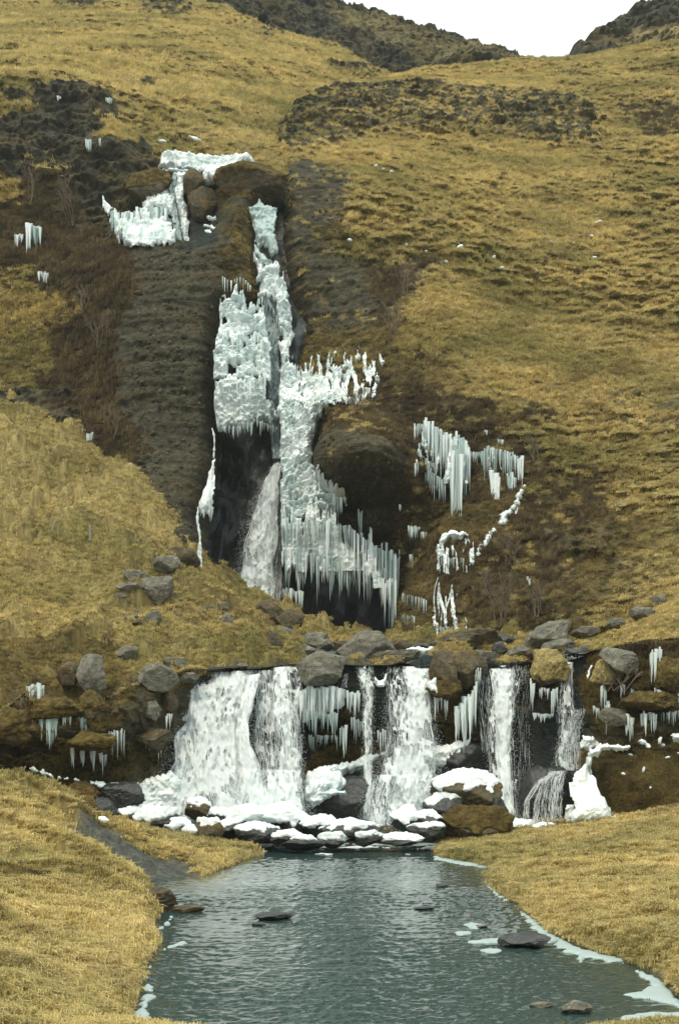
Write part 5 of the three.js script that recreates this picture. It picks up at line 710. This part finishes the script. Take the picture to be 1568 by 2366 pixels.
shoreIce('slim ice pan downstream of the long plate', [[1100, 2196], [1160, 2192], [1180, 2198], [1120, 2204]]);
// ------------------------------------------------------------------ falling water: bundles of broken strands and drops
function fall(o) {
  const P = [], N = [], idx = [], S = o.streams;
  const path = (st, s, t) => { t = clamp(t); // cross lines from top to bottom, each [[px, py, D], [px, py, D]]
    const L = st.lines, k = Math.min(L.length - 2, Math.floor(t * (L.length - 1))), q = t * (L.length - 1) - k, A = L[k], B = L[k + 1];
    const g = (i) => { const a = lerp(A[0][i], A[1][i], s), b = lerp(B[0][i], B[1][i], s); return lerp(a, b, q); };
    const w = at(g(0), g(1), g(2)), j = st.jit ?? 0.1; w[0] += j * 0.7 * noise(w[0] * 0.9, w[1] * 0.7, 3) + j * 0.25 * noise(w[0] * 4, w[1] * 2.2, 8); w[2] += j * noise(w[0] * 2, w[1] * 0.9, 11) + j * 0.5 * noise(w[0] * 7, w[1] * 3, 4); return w;
  };
  const drops = [], sheets = [];
  for (const layer of [0, 1, 2]) for (const st of S) if (st.body !== undefined) { // the unbroken part of the water: a rumpled sheet with ragged gaps
    const L = st.lines, wM = Math.hypot(...V(...L[1][0]).sub(V(...L[1][1])).toArray()), hM = Math.hypot(...V(...L[0][0]).sub(V(...L[L.length - 1][0])).toArray()), nu = Math.ceil(wM / 0.032), nv = Math.ceil(hM / 0.06), ids = new Int32Array((nu + 1) * (nv + 1)).fill(-1), pos = [], ix = [];
    for (let j = 0; j <= nv; j++) for (let i = 0; i <= nu; i++) { const s = i / nu, t = j / nv, w = path(st, s, t), ed = Math.min(s, 1 - s) * wM, n = 0.8 * noise(w[0] * 1.7, w[1] * 0.9, 6) + 0.9 * noise(w[0] * 5, w[1] * 1.6, 16 + layer * 9) + 0.9 * noise(w[0] * 13, w[1] * 3.6, 26 + layer * 7); if (n + st.body - 0.1 + 0.1 * layer - 0.7 * (1 - clamp(ed / (0.12 * wM + 0.05))) < 0) continue; ids[j * (nu + 1) + i] = pos.length / 3; pos.push(w[0], w[1], w[2] - 0.1 + 0.1 * layer + 0.16 * Math.abs(noise(w[0] * 3.5, w[1] * 1.1, 2)) + 0.09 * Math.abs(noise(w[0] * 9, w[1] * 2.6, 7)) + 0.05 * noise(w[0] * 20, w[1] * 7, 5) - 0.06); }
    for (let j = 0; j < nv; j++) for (let i = 0; i < nu; i++) { const p = ids[j * (nu + 1) + i], q = ids[j * (nu + 1) + i + 1], r = ids[(j + 1) * (nu + 1) + i], u = ids[(j + 1) * (nu + 1) + i + 1]; if (p >= 0 && r >= 0 && u >= 0) ix.push(p, r, u); if (p >= 0 && u >= 0 && q >= 0) ix.push(p, u, q); }
    if (ix.length) sheets.push(meshFrom(pos, null, null, ix, o.mat || M.foam));
  }
  for (const st of S) {
    for (let i = 0; i < st.n * 2.2; i++) {
      let s = rnd(); if (st.core) s = clamp(0.5 + (s - 0.5) * (rnd() < st.core ? 0.45 : 1));
      const len = 0.45 * rr(...(st.len || [0.12, 0.4])), t0 = rr(-0.05, 1 - len * 0.6), t1 = Math.min(1, t0 + len), a = Math.max(0, t0), r = 0.24 * rr(...(st.r || [0.012, 0.04])), sg = 5, b0 = P.length / 3;
      for (let k = 0; k <= sg; k++) { const u = k / sg, w = path(st, s, lerp(a, t1, u)), q = r * (0.15 + Math.sin(Math.PI * clamp(u * 0.92 + 0.06))) * (0.8 + 0.5 * noise(i * 3.1, u * 5, 2)); for (let m = 0; m < 3; m++) { const an = m * 2.0944 + i; P.push(w[0] + Math.cos(an) * q, w[1], w[2] + Math.sin(an) * q); } }
      for (let k = 0; k < sg; k++) for (let m = 0; m < 3; m++) { const p = b0 + k * 3 + m, q = b0 + k * 3 + (m + 1) % 3; idx.push(p, p + 3, q, q, p + 3, q + 3); }
    }
    for (let i = 0; i < (st.drops || 0) * 1.6; i++) { const t = Math.pow(rnd(), st.low ?? 0.7), s = rr(-0.06, 1.06), w = path(st, s, clamp(t)), e = (st.mist ?? 0.2) * (0.3 + t); drops.push([w[0] + e * (rnd() + rnd() - 1), w[1] + e * (rnd() + rnd() - 1), w[2] + e * rnd(), rr(...(st.ds || [0.003, 0.007]))]); }
  }
  const g = new THREE.BufferGeometry(); g.setAttribute('position', new THREE.BufferAttribute(Float32Array.from(P), 3)); g.setIndex(new THREE.BufferAttribute(Uint32Array.from(idx), 1)); g.computeVertexNormals();
  const root = new THREE.Group(), c = S[0].lines[S[0].lines.length - 1], b = V(...c[0]); root.position.copy(b);
  const water = new THREE.Mesh(g, o.mat || M.foam); water.name = 'falling_water'; water.position.copy(b).negate(); root.add(water); for (const m of sheets) { m.name = 'water_sheet'; m.position.copy(b).negate(); root.add(m); }
  if (drops.length) { const im = new THREE.InstancedMesh(dropGeo, M.spray, drops.length), m4 = new THREE.Matrix4(); drops.forEach((d, i) => { m4.makeScale(d[3], d[3] * 4, d[3]); m4.setPosition(d[0] - b.x, d[1] - b.y, d[2] - b.z); im.setMatrixAt(i, m4); }); im.name = 'spray'; im.userData.kind = 'stuff'; root.add(im); }
  return add(root, 'waterfall', o.label, 'waterfall', null);
}
const dropGeo = new THREE.OctahedronGeometry(1, 0);
fall({ label: 'broad white cascade at the left of the lower falls, fanning into the rocks', streams: [
  { lines: [[[455, 1556, 53.8], [600, 1548, 54]], [[436, 1600, 53.2], [590, 1590, 53.4]], [[408, 1680, 52.6], [570, 1680, 52.8]], [[398, 1760, 51.9], [575, 1770, 52.1]], [[360, 1840, 51.2], [620, 1850, 51.2]], [[330, 1905, 50.4], [690, 1905, 50.6]]], n: 2100, body: 0.28, r: [0.02, 0.055], len: [0.08, 0.3], jit: 0.22, drops: 9000, mist: 0.5, low: 0.6 },
  { lines: [[[580, 1560, 53.6], [604, 1556, 53.6]], [[556, 1612, 53], [590, 1606, 53]], [[542, 1660, 52.6], [572, 1660, 52.6]], [[546, 1720, 52.2], [580, 1720, 52.2]], [[556, 1790, 51.8], [610, 1790, 51.8]], [[560, 1900, 50.6], [640, 1900, 50.6]]], n: 520, body: 0.5, r: [0.02, 0.05], len: [0.08, 0.25], jit: 0.12, drops: 1500 },
  { lines: [[[600, 1550, 54], [640, 1548, 54]], [[590, 1640, 53.6], [640, 1640, 53.6]], [[590, 1720, 53.2], [640, 1730, 53.2]], [[600, 1800, 52.4], [650, 1800, 52.4]], [[600, 1900, 51], [690, 1900, 51]]], n: 420, body: -0.22, r: [0.02, 0.045], len: [0.08, 0.25], jit: 0.2, drops: 2500, mist: 0.3 },
  { lines: [[[560, 1776, 51.6], [694, 1780, 51.8]], [[540, 1850, 51], [704, 1850, 51.2]], [[520, 1908, 50.4], [712, 1908, 50.6]]], n: 500, body: 0.22, r: [0.02, 0.05], len: [0.1, 0.3], jit: 0.2, drops: 4000, mist: 0.4 },
] });
fall({ label: 'thick speckled chute just left of the angular lip block', streams: [
  { lines: [[[636, 1542, 53.9], [672, 1540, 53.9]], [[630, 1600, 53.4], [672, 1600, 53.3]], [[634, 1680, 52.9], [684, 1680, 52.8]], [[640, 1780, 52.2], [690, 1780, 52.2]], [[630, 1900, 51], [696, 1900, 51]]], n: 560, body: 0.2, r: [0.018, 0.045], len: [0.06, 0.25], core: 0.4, jit: 0.12, drops: 3500, mist: 0.35, low: 0.5 },
  { lines: [[[660, 1542, 53.9], [694, 1540, 53.9]], [[664, 1640, 53.3], [696, 1640, 53.2]], [[664, 1780, 52.6], [698, 1780, 52.5]], [[650, 1900, 51.3], [696, 1900, 51.3]]], n: 260, body: -0.1, r: [0.012, 0.03], len: [0.05, 0.16], jit: 0.16, drops: 1500, mist: 0.25 },
] });
fall({ label: 'thin speckled thread of water right of the ice-fringed lip block', streams: [
  { lines: [[[820, 1540, 54], [862, 1540, 54]], [[838, 1596, 53.6], [862, 1596, 53.6]], [[840, 1700, 53.2], [858, 1700, 53.2]], [[838, 1900, 51.8], [862, 1900, 51.8]]], n: 260, body: 0, r: [0.012, 0.032], len: [0.04, 0.16], jit: 0.08, drops: 1800, mist: 0.2 },
  { lines: [[[796, 1556, 53.9], [806, 1556, 53.9]], [[790, 1580, 53.6], [802, 1580, 53.6]], [[788, 1590, 53.5], [802, 1590, 53.5]]], n: 40, r: [0.015, 0.03] },
] });
fall({ label: 'bright middle fall dropping beside the rust-stained lip blocks', streams: [
  { lines: [[[892, 1540, 54], [988, 1540, 54]], [[892, 1600, 53.5], [992, 1600, 53.4]], [[890, 1700, 53], [1000, 1700, 52.9]], [[880, 1790, 52.3], [1010, 1790, 52.3]], [[860, 1910, 51.2], [1000, 1910, 51.2]]], n: 620, body: -0.25, r: [0.012, 0.034], len: [0.05, 0.22], jit: 0.16, drops: 6000, mist: 0.45, low: 0.5 },
  { lines: [[[930, 1545, 53.9], [990, 1545, 53.9]], [[944, 1600, 53.3], [994, 1600, 53.2]], [[922, 1680, 52.8], [1000, 1680, 52.7]], [[900, 1780, 52.2], [1004, 1780, 52.2]], [[890, 1880, 51.4], [990, 1880, 51.4]]], n: 820, body: 0.3, r: [0.02, 0.05], len: [0.08, 0.3], core: 0.5, jit: 0.14, drops: 3000, mist: 0.4 },
  { lines: [[[866, 1790, 52], [1016, 1790, 52]], [[850, 1850, 51.4], [1010, 1850, 51.4]], [[840, 1908, 50.8], [1000, 1908, 50.8]]], n: 400, body: -0.1, r: [0.02, 0.05], len: [0.1, 0.3], jit: 0.2, drops: 3000, mist: 0.4 },
] });
fall({ label: 'narrow straight fall between the ice pillar and the turf-capped rock', streams: [
  { lines: [[[1112, 1540, 54], [1216, 1536, 54]], [[1126, 1590, 53.6], [1200, 1580, 53.6]], [[1128, 1680, 53.1], [1184, 1680, 53.1]], [[1130, 1790, 52.6], [1190, 1790, 52.6]], [[1134, 1914, 51.6], [1216, 1914, 51.6]]], n: 460, body: -0.2, r: [0.014, 0.04], len: [0.06, 0.28], core: 0.6, jit: 0.1, drops: 3000, mist: 0.25 },
  { lines: [[[1130, 1545, 53.9], [1190, 1545, 53.9]], [[1140, 1620, 53.3], [1180, 1620, 53.3]], [[1146, 1740, 52.8], [1176, 1740, 52.8]], [[1150, 1900, 51.6], [1190, 1900, 51.6]]], n: 420, body: 0.35, r: [0.02, 0.045], len: [0.1, 0.35], jit: 0.08 },
  { lines: [[[1100, 1570, 53.8], [1130, 1560, 53.8]], [[1104, 1640, 53.5], [1130, 1640, 53.5]], [[1116, 1740, 53.2], [1136, 1740, 53.2]]], n: 90, r: [0.01, 0.025], jit: 0.15 },
  { lines: [[[1196, 1545, 54], [1226, 1545, 54]], [[1196, 1700, 53.8], [1226, 1700, 53.8]], [[1196, 1900, 52.4], [1216, 1900, 52.4]]], n: 70, r: [0.008, 0.016], len: [0.1, 0.3], jit: 0.1, drops: 300 },
] });
fall({ label: 'rightmost fall slipping past the black slab and over the black dome', streams: [
  { lines: [[[1296, 1512, 53.6], [1366, 1506, 53.4]], [[1298, 1530, 53.2], [1364, 1512, 53.2]]], n: 60, r: [0.015, 0.03], len: [0.3, 0.6], jit: 0.04 },
  { lines: [[[1296, 1530, 53.2], [1326, 1530, 53.2]], [[1286, 1620, 52.9], [1320, 1620, 52.9]], [[1290, 1700, 52.8], [1330, 1700, 52.8]], [[1280, 1780, 52.4], [1340, 1780, 52.2]]], n: 260, body: -0.15, r: [0.012, 0.032], len: [0.06, 0.25], jit: 0.14, drops: 900, mist: 0.2 },
  { lines: [[[1316, 1640, 52.6], [1348, 1636, 52.4]], [[1310, 1690, 52.5], [1340, 1690, 52.4]], [[1290, 1780, 52], [1340, 1780, 51.8]]], n: 170, r: [0.012, 0.03], len: [0.1, 0.3], jit: 0.16, drops: 500 },
  ...[[1290, 1216], [1282, 1240], [1276, 1256], [1286, 1272], [1292, 1282], [1300, 1292]].map(([a, b], i) => ({ lines: [[[a - 8, 1780, 51.4], [a + 8, 1780, 51.4]], [[lerp(a, b, 0.6) - 6, 1804, 50.7], [lerp(a, b, 0.6) + 6, 1804, 50.7]], [[b - 6, 1850, 50.4], [b + 5, 1850, 50.4]], [[b - 10, 1906, 50.2], [b + 6, 1906, 50.2]]], n: [60, 44, 22, 40, 46, 30][i], r: [0.02, 0.05], len: [0.1, 0.35], jit: 0.04, drops: 220, mist: 0.05 })),
] });
fall({ label: 'tall misty plunging fall shooting out inside the dark gorge', streams: [
  { lines: [[[628, 1074, 76.4], [650, 1068, 76.4]], [[600, 1140, 75.8], [646, 1130, 75.8]], [[578, 1220, 75], [640, 1220, 75]], [[556, 1320, 74], [632, 1320, 74]], [[545, 1400, 73], [630, 1400, 73]], [[540, 1450, 72.4], [640, 1450, 72.4]]], n: 1500, body: 0.12, r: [0.02, 0.055], len: [0.06, 0.22], core: 0.25, jit: 0.25, drops: 9000, mist: 0.7, ds: [0.004, 0.009] },
  { lines: [[[626, 1240, 75.4], [650, 1240, 75.4]], [[628, 1340, 74.6], [650, 1340, 74.6]], [[630, 1420, 74], [646, 1420, 74]]], n: 110, r: [0.012, 0.03], len: [0.15, 0.4], jit: 0.1 },
  { lines: [[[500, 1000, 78], [640, 1000, 78]], [[490, 1160, 77], [640, 1160, 77]], [[470, 1400, 75], [640, 1400, 75]]], n: 60, r: [0.006, 0.012], len: [0.05, 0.2], jit: 0.4 },
] });
fall({ label: 'dark water sliding down the slot between the two white ice columns', mat: M.slide, streams: [
  { lines: [[[596, 600, 80.2], [628, 602, 80.2]], [[606, 660, 79.6], [640, 660, 79.6]], [[604, 740, 78.8], [642, 740, 78.8]], [[612, 840, 78], [646, 840, 78]], [[622, 930, 77.2], [644, 930, 77.2]], [[630, 1060, 76.6], [648, 1060, 76.6]]], n: 420, body: 0.5, r: [0.02, 0.05], len: [0.1, 0.3], jit: 0.12, drops: 500 },
] });
fall({ label: 'small dark rill running through the upper cascade ice', mat: M.slide, streams: [
  { lines: [[[400, 402, 84.3], [408, 402, 84.3]], [[386, 460, 83.4], [404, 460, 83.4]], [[396, 500, 82.9], [412, 500, 82.9]], [[408, 560, 82], [424, 560, 82]]], n: 240, body: 0.5, r: [0.02, 0.045], len: [0.1, 0.35], jit: 0.08 },
] });
// foam on the pool below the falls
{ const im = new THREE.InstancedMesh(new THREE.IcosahedronGeometry(1, 1), M.foam, 2600), m4 = new THREE.Matrix4(); let k = 0;
  for (let i = 0; k < 2600 && i < 30000; i++) { const px = rr(560, 1010), py = 1900 + 78 * Math.pow(rnd(), 1.3), [x, D] = onWater(px, py); if (D > 54 || noise(x * 1.1, D * 0.8, 6) + 0.35 - 0.9 * sstep(1945, 1978, py) < rnd() * 0.6) continue; const s = rr(0.02, 0.07); m4.makeScale(s * rr(1, 2.2), s * 0.35, s * rr(1, 2)); m4.setPosition(x, 0.015, -D); im.setMatrixAt(k++, m4); }
  im.count = k; add(im, 'foam', 'white foam flecks on the pool at the foot of the lower falls', null, null, 'stuff'); }
// ------------------------------------------------------------------ pebbles and lumps standing out of the layered cliffs
{ const list = []; const put = (sheet, poly, n, s0, s1) => { const R = region(poly); for (let i = 0; i < n * 4 && n > 0; i++) { const px = rr(R.box[0], R.box[1]), py = rr(R.box[2], R.box[3]); if (sdist(poly, px, py) < 3) continue; const p = sheet.hit(px, py); const z = sheet.surf(p[0], p[1]); if (z > 900) continue; p[2] = -z; list.push([p, lerp(s0, s1, Math.pow(rnd(), 4))]); n--; } };
  put(wallL, [[300, 590], [500, 580], [510, 680], [490, 800], [492, 950], [480, 1080], [450, 1180], [440, 1300], [330, 1120], [310, 1000], [290, 800]], 1500, 0.025, 0.16);
  put(hillR, [[650, 380], [800, 400], [770, 560], [900, 610], [880, 760], [690, 780], [655, 600]], 600, 0.025, 0.12);
  put(hillR, [[730, 1010], [840, 1000], [930, 1080], [930, 1240], [850, 1220], [760, 1090]], 450, 0.025, 0.14);
  put(wallL, [[320, 590], [505, 570], [505, 600], [330, 615]], 200, 0.05, 0.2);
  const im = new THREE.InstancedMesh(rockGeo(1, 0.75, 0.9, 991, 'grey', 0.8, 2), M.boulder, list.length), m4 = new THREE.Matrix4(), q = new THREE.Quaternion(), e = new THREE.Euler(), c = new THREE.Color();
  list.forEach(([p, s], i) => { q.setFromEuler(e.set(rr(0, 6), rr(0, 6), rr(0, 6))); m4.compose(new THREE.Vector3(...p), q, new THREE.Vector3(s, s, s)); im.setMatrixAt(i, m4); const k = rr(0.35, 0.85); im.setColorAt(i, c.setRGB(k * 0.86, k * 0.8, k * 0.62)); });
  add(im, 'gravel', 'pebbles and cobbles sticking out of the layered conglomerate walls', null, null, 'stuff'); }
// ------------------------------------------------------------------ grass, moss and heather
function tuft(n, spread, droop, lift, width, bias) {
  const pos = [], idx = [];
  for (let i = 0; i < n; i++) {
    const a = rr(0, 6.283), bx = spread * rr(-1, 1), bz = spread * rr(-1, 1), L = rr(0.6, 1), dx = Math.cos(a), dz = Math.sin(a) + bias, w = width * rr(0.7, 1.3), sx = -dz * w / Math.hypot(dx, dz), sz = dx * w / Math.hypot(dx, dz), b = pos.length / 3;
    const mid = [bx + dx * 0.25 * L, lift * L * rr(0.7, 1.1), bz + dz * 0.25 * L], tip = [bx + dx * droop * L, lift * L * rr(0.35, 1.1), bz + dz * droop * L];
    pos.push(bx - sx, -0.1, bz - sz, bx + sx, -0.1, bz + sz, mid[0] - sx * 0.9, mid[1], mid[2] - sz * 0.9, mid[0] + sx * 0.9, mid[1], mid[2] + sz * 0.9, ...tip); idx.push(b, b + 1, b + 3, b, b + 3, b + 2, b + 2, b + 3, b + 4);
  }
  const g = new THREE.BufferGeometry(); g.setAttribute('position', new THREE.BufferAttribute(Float32Array.from(pos), 3)); g.setIndex(idx); g.computeVertexNormals(); return g;
}
const TUFT = { 0: [tuft(16, 0.35, 0.8, 0.5, 0.04, 0.5), tuft(16, 0.45, 0.65, 0.65, 0.04, 0.35), tuft(14, 0.4, 0.95, 0.35, 0.045, 0.7)], 1: [tuft(18, 0.5, 0.35, 0.5, 0.06, 0.3)], 2: [tuft(18, 0.45, 0.45, 0.85, 0.035, 0.2)] };
const LABEL = { 0: ['grass', 'dry straw grass'], 1: ['moss', 'olive brown moss cushions'], 2: ['heather', 'dark brown heather and dwarf shrubs'] };
function plant(samples, count, size, where, step) {
  const byKind = { 0: [], 1: [], 2: [] };
  for (let i = 0; i < count; i++) byKind[samples[Math.floor(rnd() * samples.length)][3]].push(0);
  const pool = { 0: [], 1: [], 2: [] }; for (const s of samples) pool[s[3]].push(s);
  for (const k of [0, 1, 2]) { const total = byKind[k].length; if (total < 30) continue;
    TUFT[k].forEach((geo) => { const n = Math.floor(total / TUFT[k].length), im = new THREE.InstancedMesh(geo, M.blade, n), m4 = new THREE.Matrix4(), q = new THREE.Quaternion(), e = new THREE.Euler(), c = new THREE.Color();
      for (let i = 0; i < n; i++) {
        const s = pool[k][Math.floor(rnd() * pool[k].length)], x = s[0] + rr(-0.5, 0.5) * step * s[4], z = s[2], L = size(s[4]) * rr(0.6, 1.35) * (k === 1 ? 0.7 : k === 2 ? 1.0 : 1);
        q.setFromEuler(e.set(rr(-0.2, 0.2), rr(-1.3, 1.3), rr(-0.2, 0.2))); m4.compose(new THREE.Vector3(x, s[1], z), q, new THREE.Vector3(L, L, L)); im.setMatrixAt(i, m4);
        let b = earthColor(k === 0 ? G : k === 1 ? MOSS : HEATH, x, s[1], z), v = rr(0.68, 1.2); im.setColorAt(i, k === 0 ? c.setRGB(v * (b[0] * 1.65 + 0.06), v * (b[1] * 1.65 + 0.05), v * (b[2] * 1.65 + 0.03)) : c.setRGB(v * b[0] * 1.7, v * b[1] * 1.7, v * b[2] * 1.8));
      }
      add(im, LABEL[k][0], `${LABEL[k][1]} covering ${where}`, null, null, 'stuff'); });
  }
}
plant(hillR.samples, 90000, () => 0.24, 'the right hillside', 0.001);
plant(wallL.samples, 20000, () => 0.25, 'the ground left of the tall fall', 0.001);
plant(upper.samples, 45000, () => 0.32, 'the slope above the upper cascade', 0.0015);
plant(ground.samples, 190000, D => 0.08 + 0.0034 * D, 'the stream banks', 0.002);
plant(bench.samples, 60000, () => 0.2, 'the scree slope and shelf', 0.002);
plant(lowCliff.samples, 26000, () => 0.22, 'the lower rock face', 0.001);
plant(mound.samples, 14000, () => 0.17, 'the mossy mound', 0.001);
// ------------------------------------------------------------------ bare shrubs and fence posts
function shrub(px, py, D, h, w, n, label) {
  const base = V(px, py, D), s = D / F, gs = [];
  const stick = (a, d, L, r, lev) => { const b = a.clone().addScaledVector(d, L), side = new THREE.Vector3(rr(-1, 1), rr(-0.2, 0.6), rr(-1, 1)).multiplyScalar(L * 0.18), c = new THREE.QuadraticBezierCurve3(a, a.clone().lerp(b, 0.5).add(side), b); gs.push(new THREE.TubeGeometry(c, 4, r, 3)); if (lev < 2) for (let i = 0; i < 4; i++) stick(c.getPoint(rr(0.35, 0.95)), d.clone().add(new THREE.Vector3(rr(-1, 1), rr(-0.3, 0.7), rr(-0.8, 0.8))).normalize(), L * rr(0.35, 0.6), r * 0.6, lev + 1); };
  for (let i = 0; i < n; i++) stick(new THREE.Vector3(rr(-0.2, 0.2) * w * s, -0.1, rr(-0.2, 0.2)), new THREE.Vector3(rr(-0.5, 0.5) * w / h, 1, rr(-0.4, 0.6)).normalize(), h * s * rr(0.6, 1), 0.022, 0);
  const m = new THREE.Mesh(mergeGeometries(gs), M.twig); m.position.copy(base); add(m, 'bare_shrub', label, 'shrub', 'bare shrubs');
}
for (const [sheet, px, py, h, w, n, label] of [
  [wallL, 165, 520, 90, 50, 5, 'bare grey shrub below the pale crag icicles'], [wallL, 70, 470, 110, 20, 3, 'tall thin bare shrub at the left edge above the heavy icicles'], [wallL, 190, 720, 60, 50, 5, 'bare shrub on the heathery slope left of the layered cliff'], [wallL, 230, 800, 70, 50, 5, 'bare shrub halfway down the heathery gully'], [wallL, 270, 1010, 60, 40, 4, 'bare shrub near the bottom of the heathery gully'],
  [hillR, 934, 690, 90, 30, 4, 'pale-stemmed bare sapling at the edge of the conglomerate wall'], [hillR, 900, 780, 70, 60, 6, 'bare shrub in the corner below the pale-stemmed sapling'], [hillR, 820, 950, 60, 90, 6, 'twiggy shrub overhanging the ice on top of the rock nose'], [hillR, 1160, 1440, 110, 80, 7, 'large bare shrub at the foot of the heathery slope'], [hillR, 1120, 1370, 60, 60, 5, 'bare shrub beside the icy ropes'], [hillR, 1230, 1420, 70, 70, 5, 'bare shrub above the boulders on the right'], [hillR, 1180, 1290, 60, 60, 5, 'bare shrub on the spur right of the snow-topped drips'], [hillR, 1240, 1060, 50, 60, 5, 'bare shrub right of the smaller icicle row'],
]) { const p = sheet.hit(px, py); shrub(px, py, -p[2] - 0.4, h, w, n, label); }
shrub(60, 1640, 49.2, 60, 110, 7, 'tangled bare twigs on the left end of the lower face'); shrub(1420, 1590, 51, 50, 110, 7, 'tangle of dead stems under the block in the right face'); shrub(250, 1500, 54.6, 40, 30, 4, 'small bare shrub in the grass above the upright slab');
for (const [x0, y0, x1, y1, label] of [[114, 1240, 128, 1204, 'leaning pale fence post on the left grass slope'], [208, 1244, 209, 1214, 'thin dark fence post right of the leaning pale post'], [358, 1284, 341, 1242, 'fallen slanting post beside the scree boulders'], [314, 1264, 313, 1236, 'short dark post above the scree boulders']]) {
  const D = screeAt(x0, y0), a = V(x0, y0 + 6, D), b = V(x1, y1, D - 0.2), L = a.distanceTo(b), g = new THREE.CylinderGeometry(0.045, 0.06, L, 7, 5); const P = g.attributes.position; for (let i = 0; i < P.count; i++) { P.setX(i, P.getX(i) + 0.03 * noise(P.getY(i) * 2, x0, 1)); P.setY(i, P.getY(i) + L / 2); } g.computeVertexNormals();
  const m = new THREE.Mesh(g, M.wood); m.position.copy(a); m.quaternion.setFromUnitVectors(new THREE.Vector3(0, 1, 0), b.sub(a).normalize()); add(m, 'fence_post', label, 'post', 'old fence posts');
}
renderer.render(scene, camera);
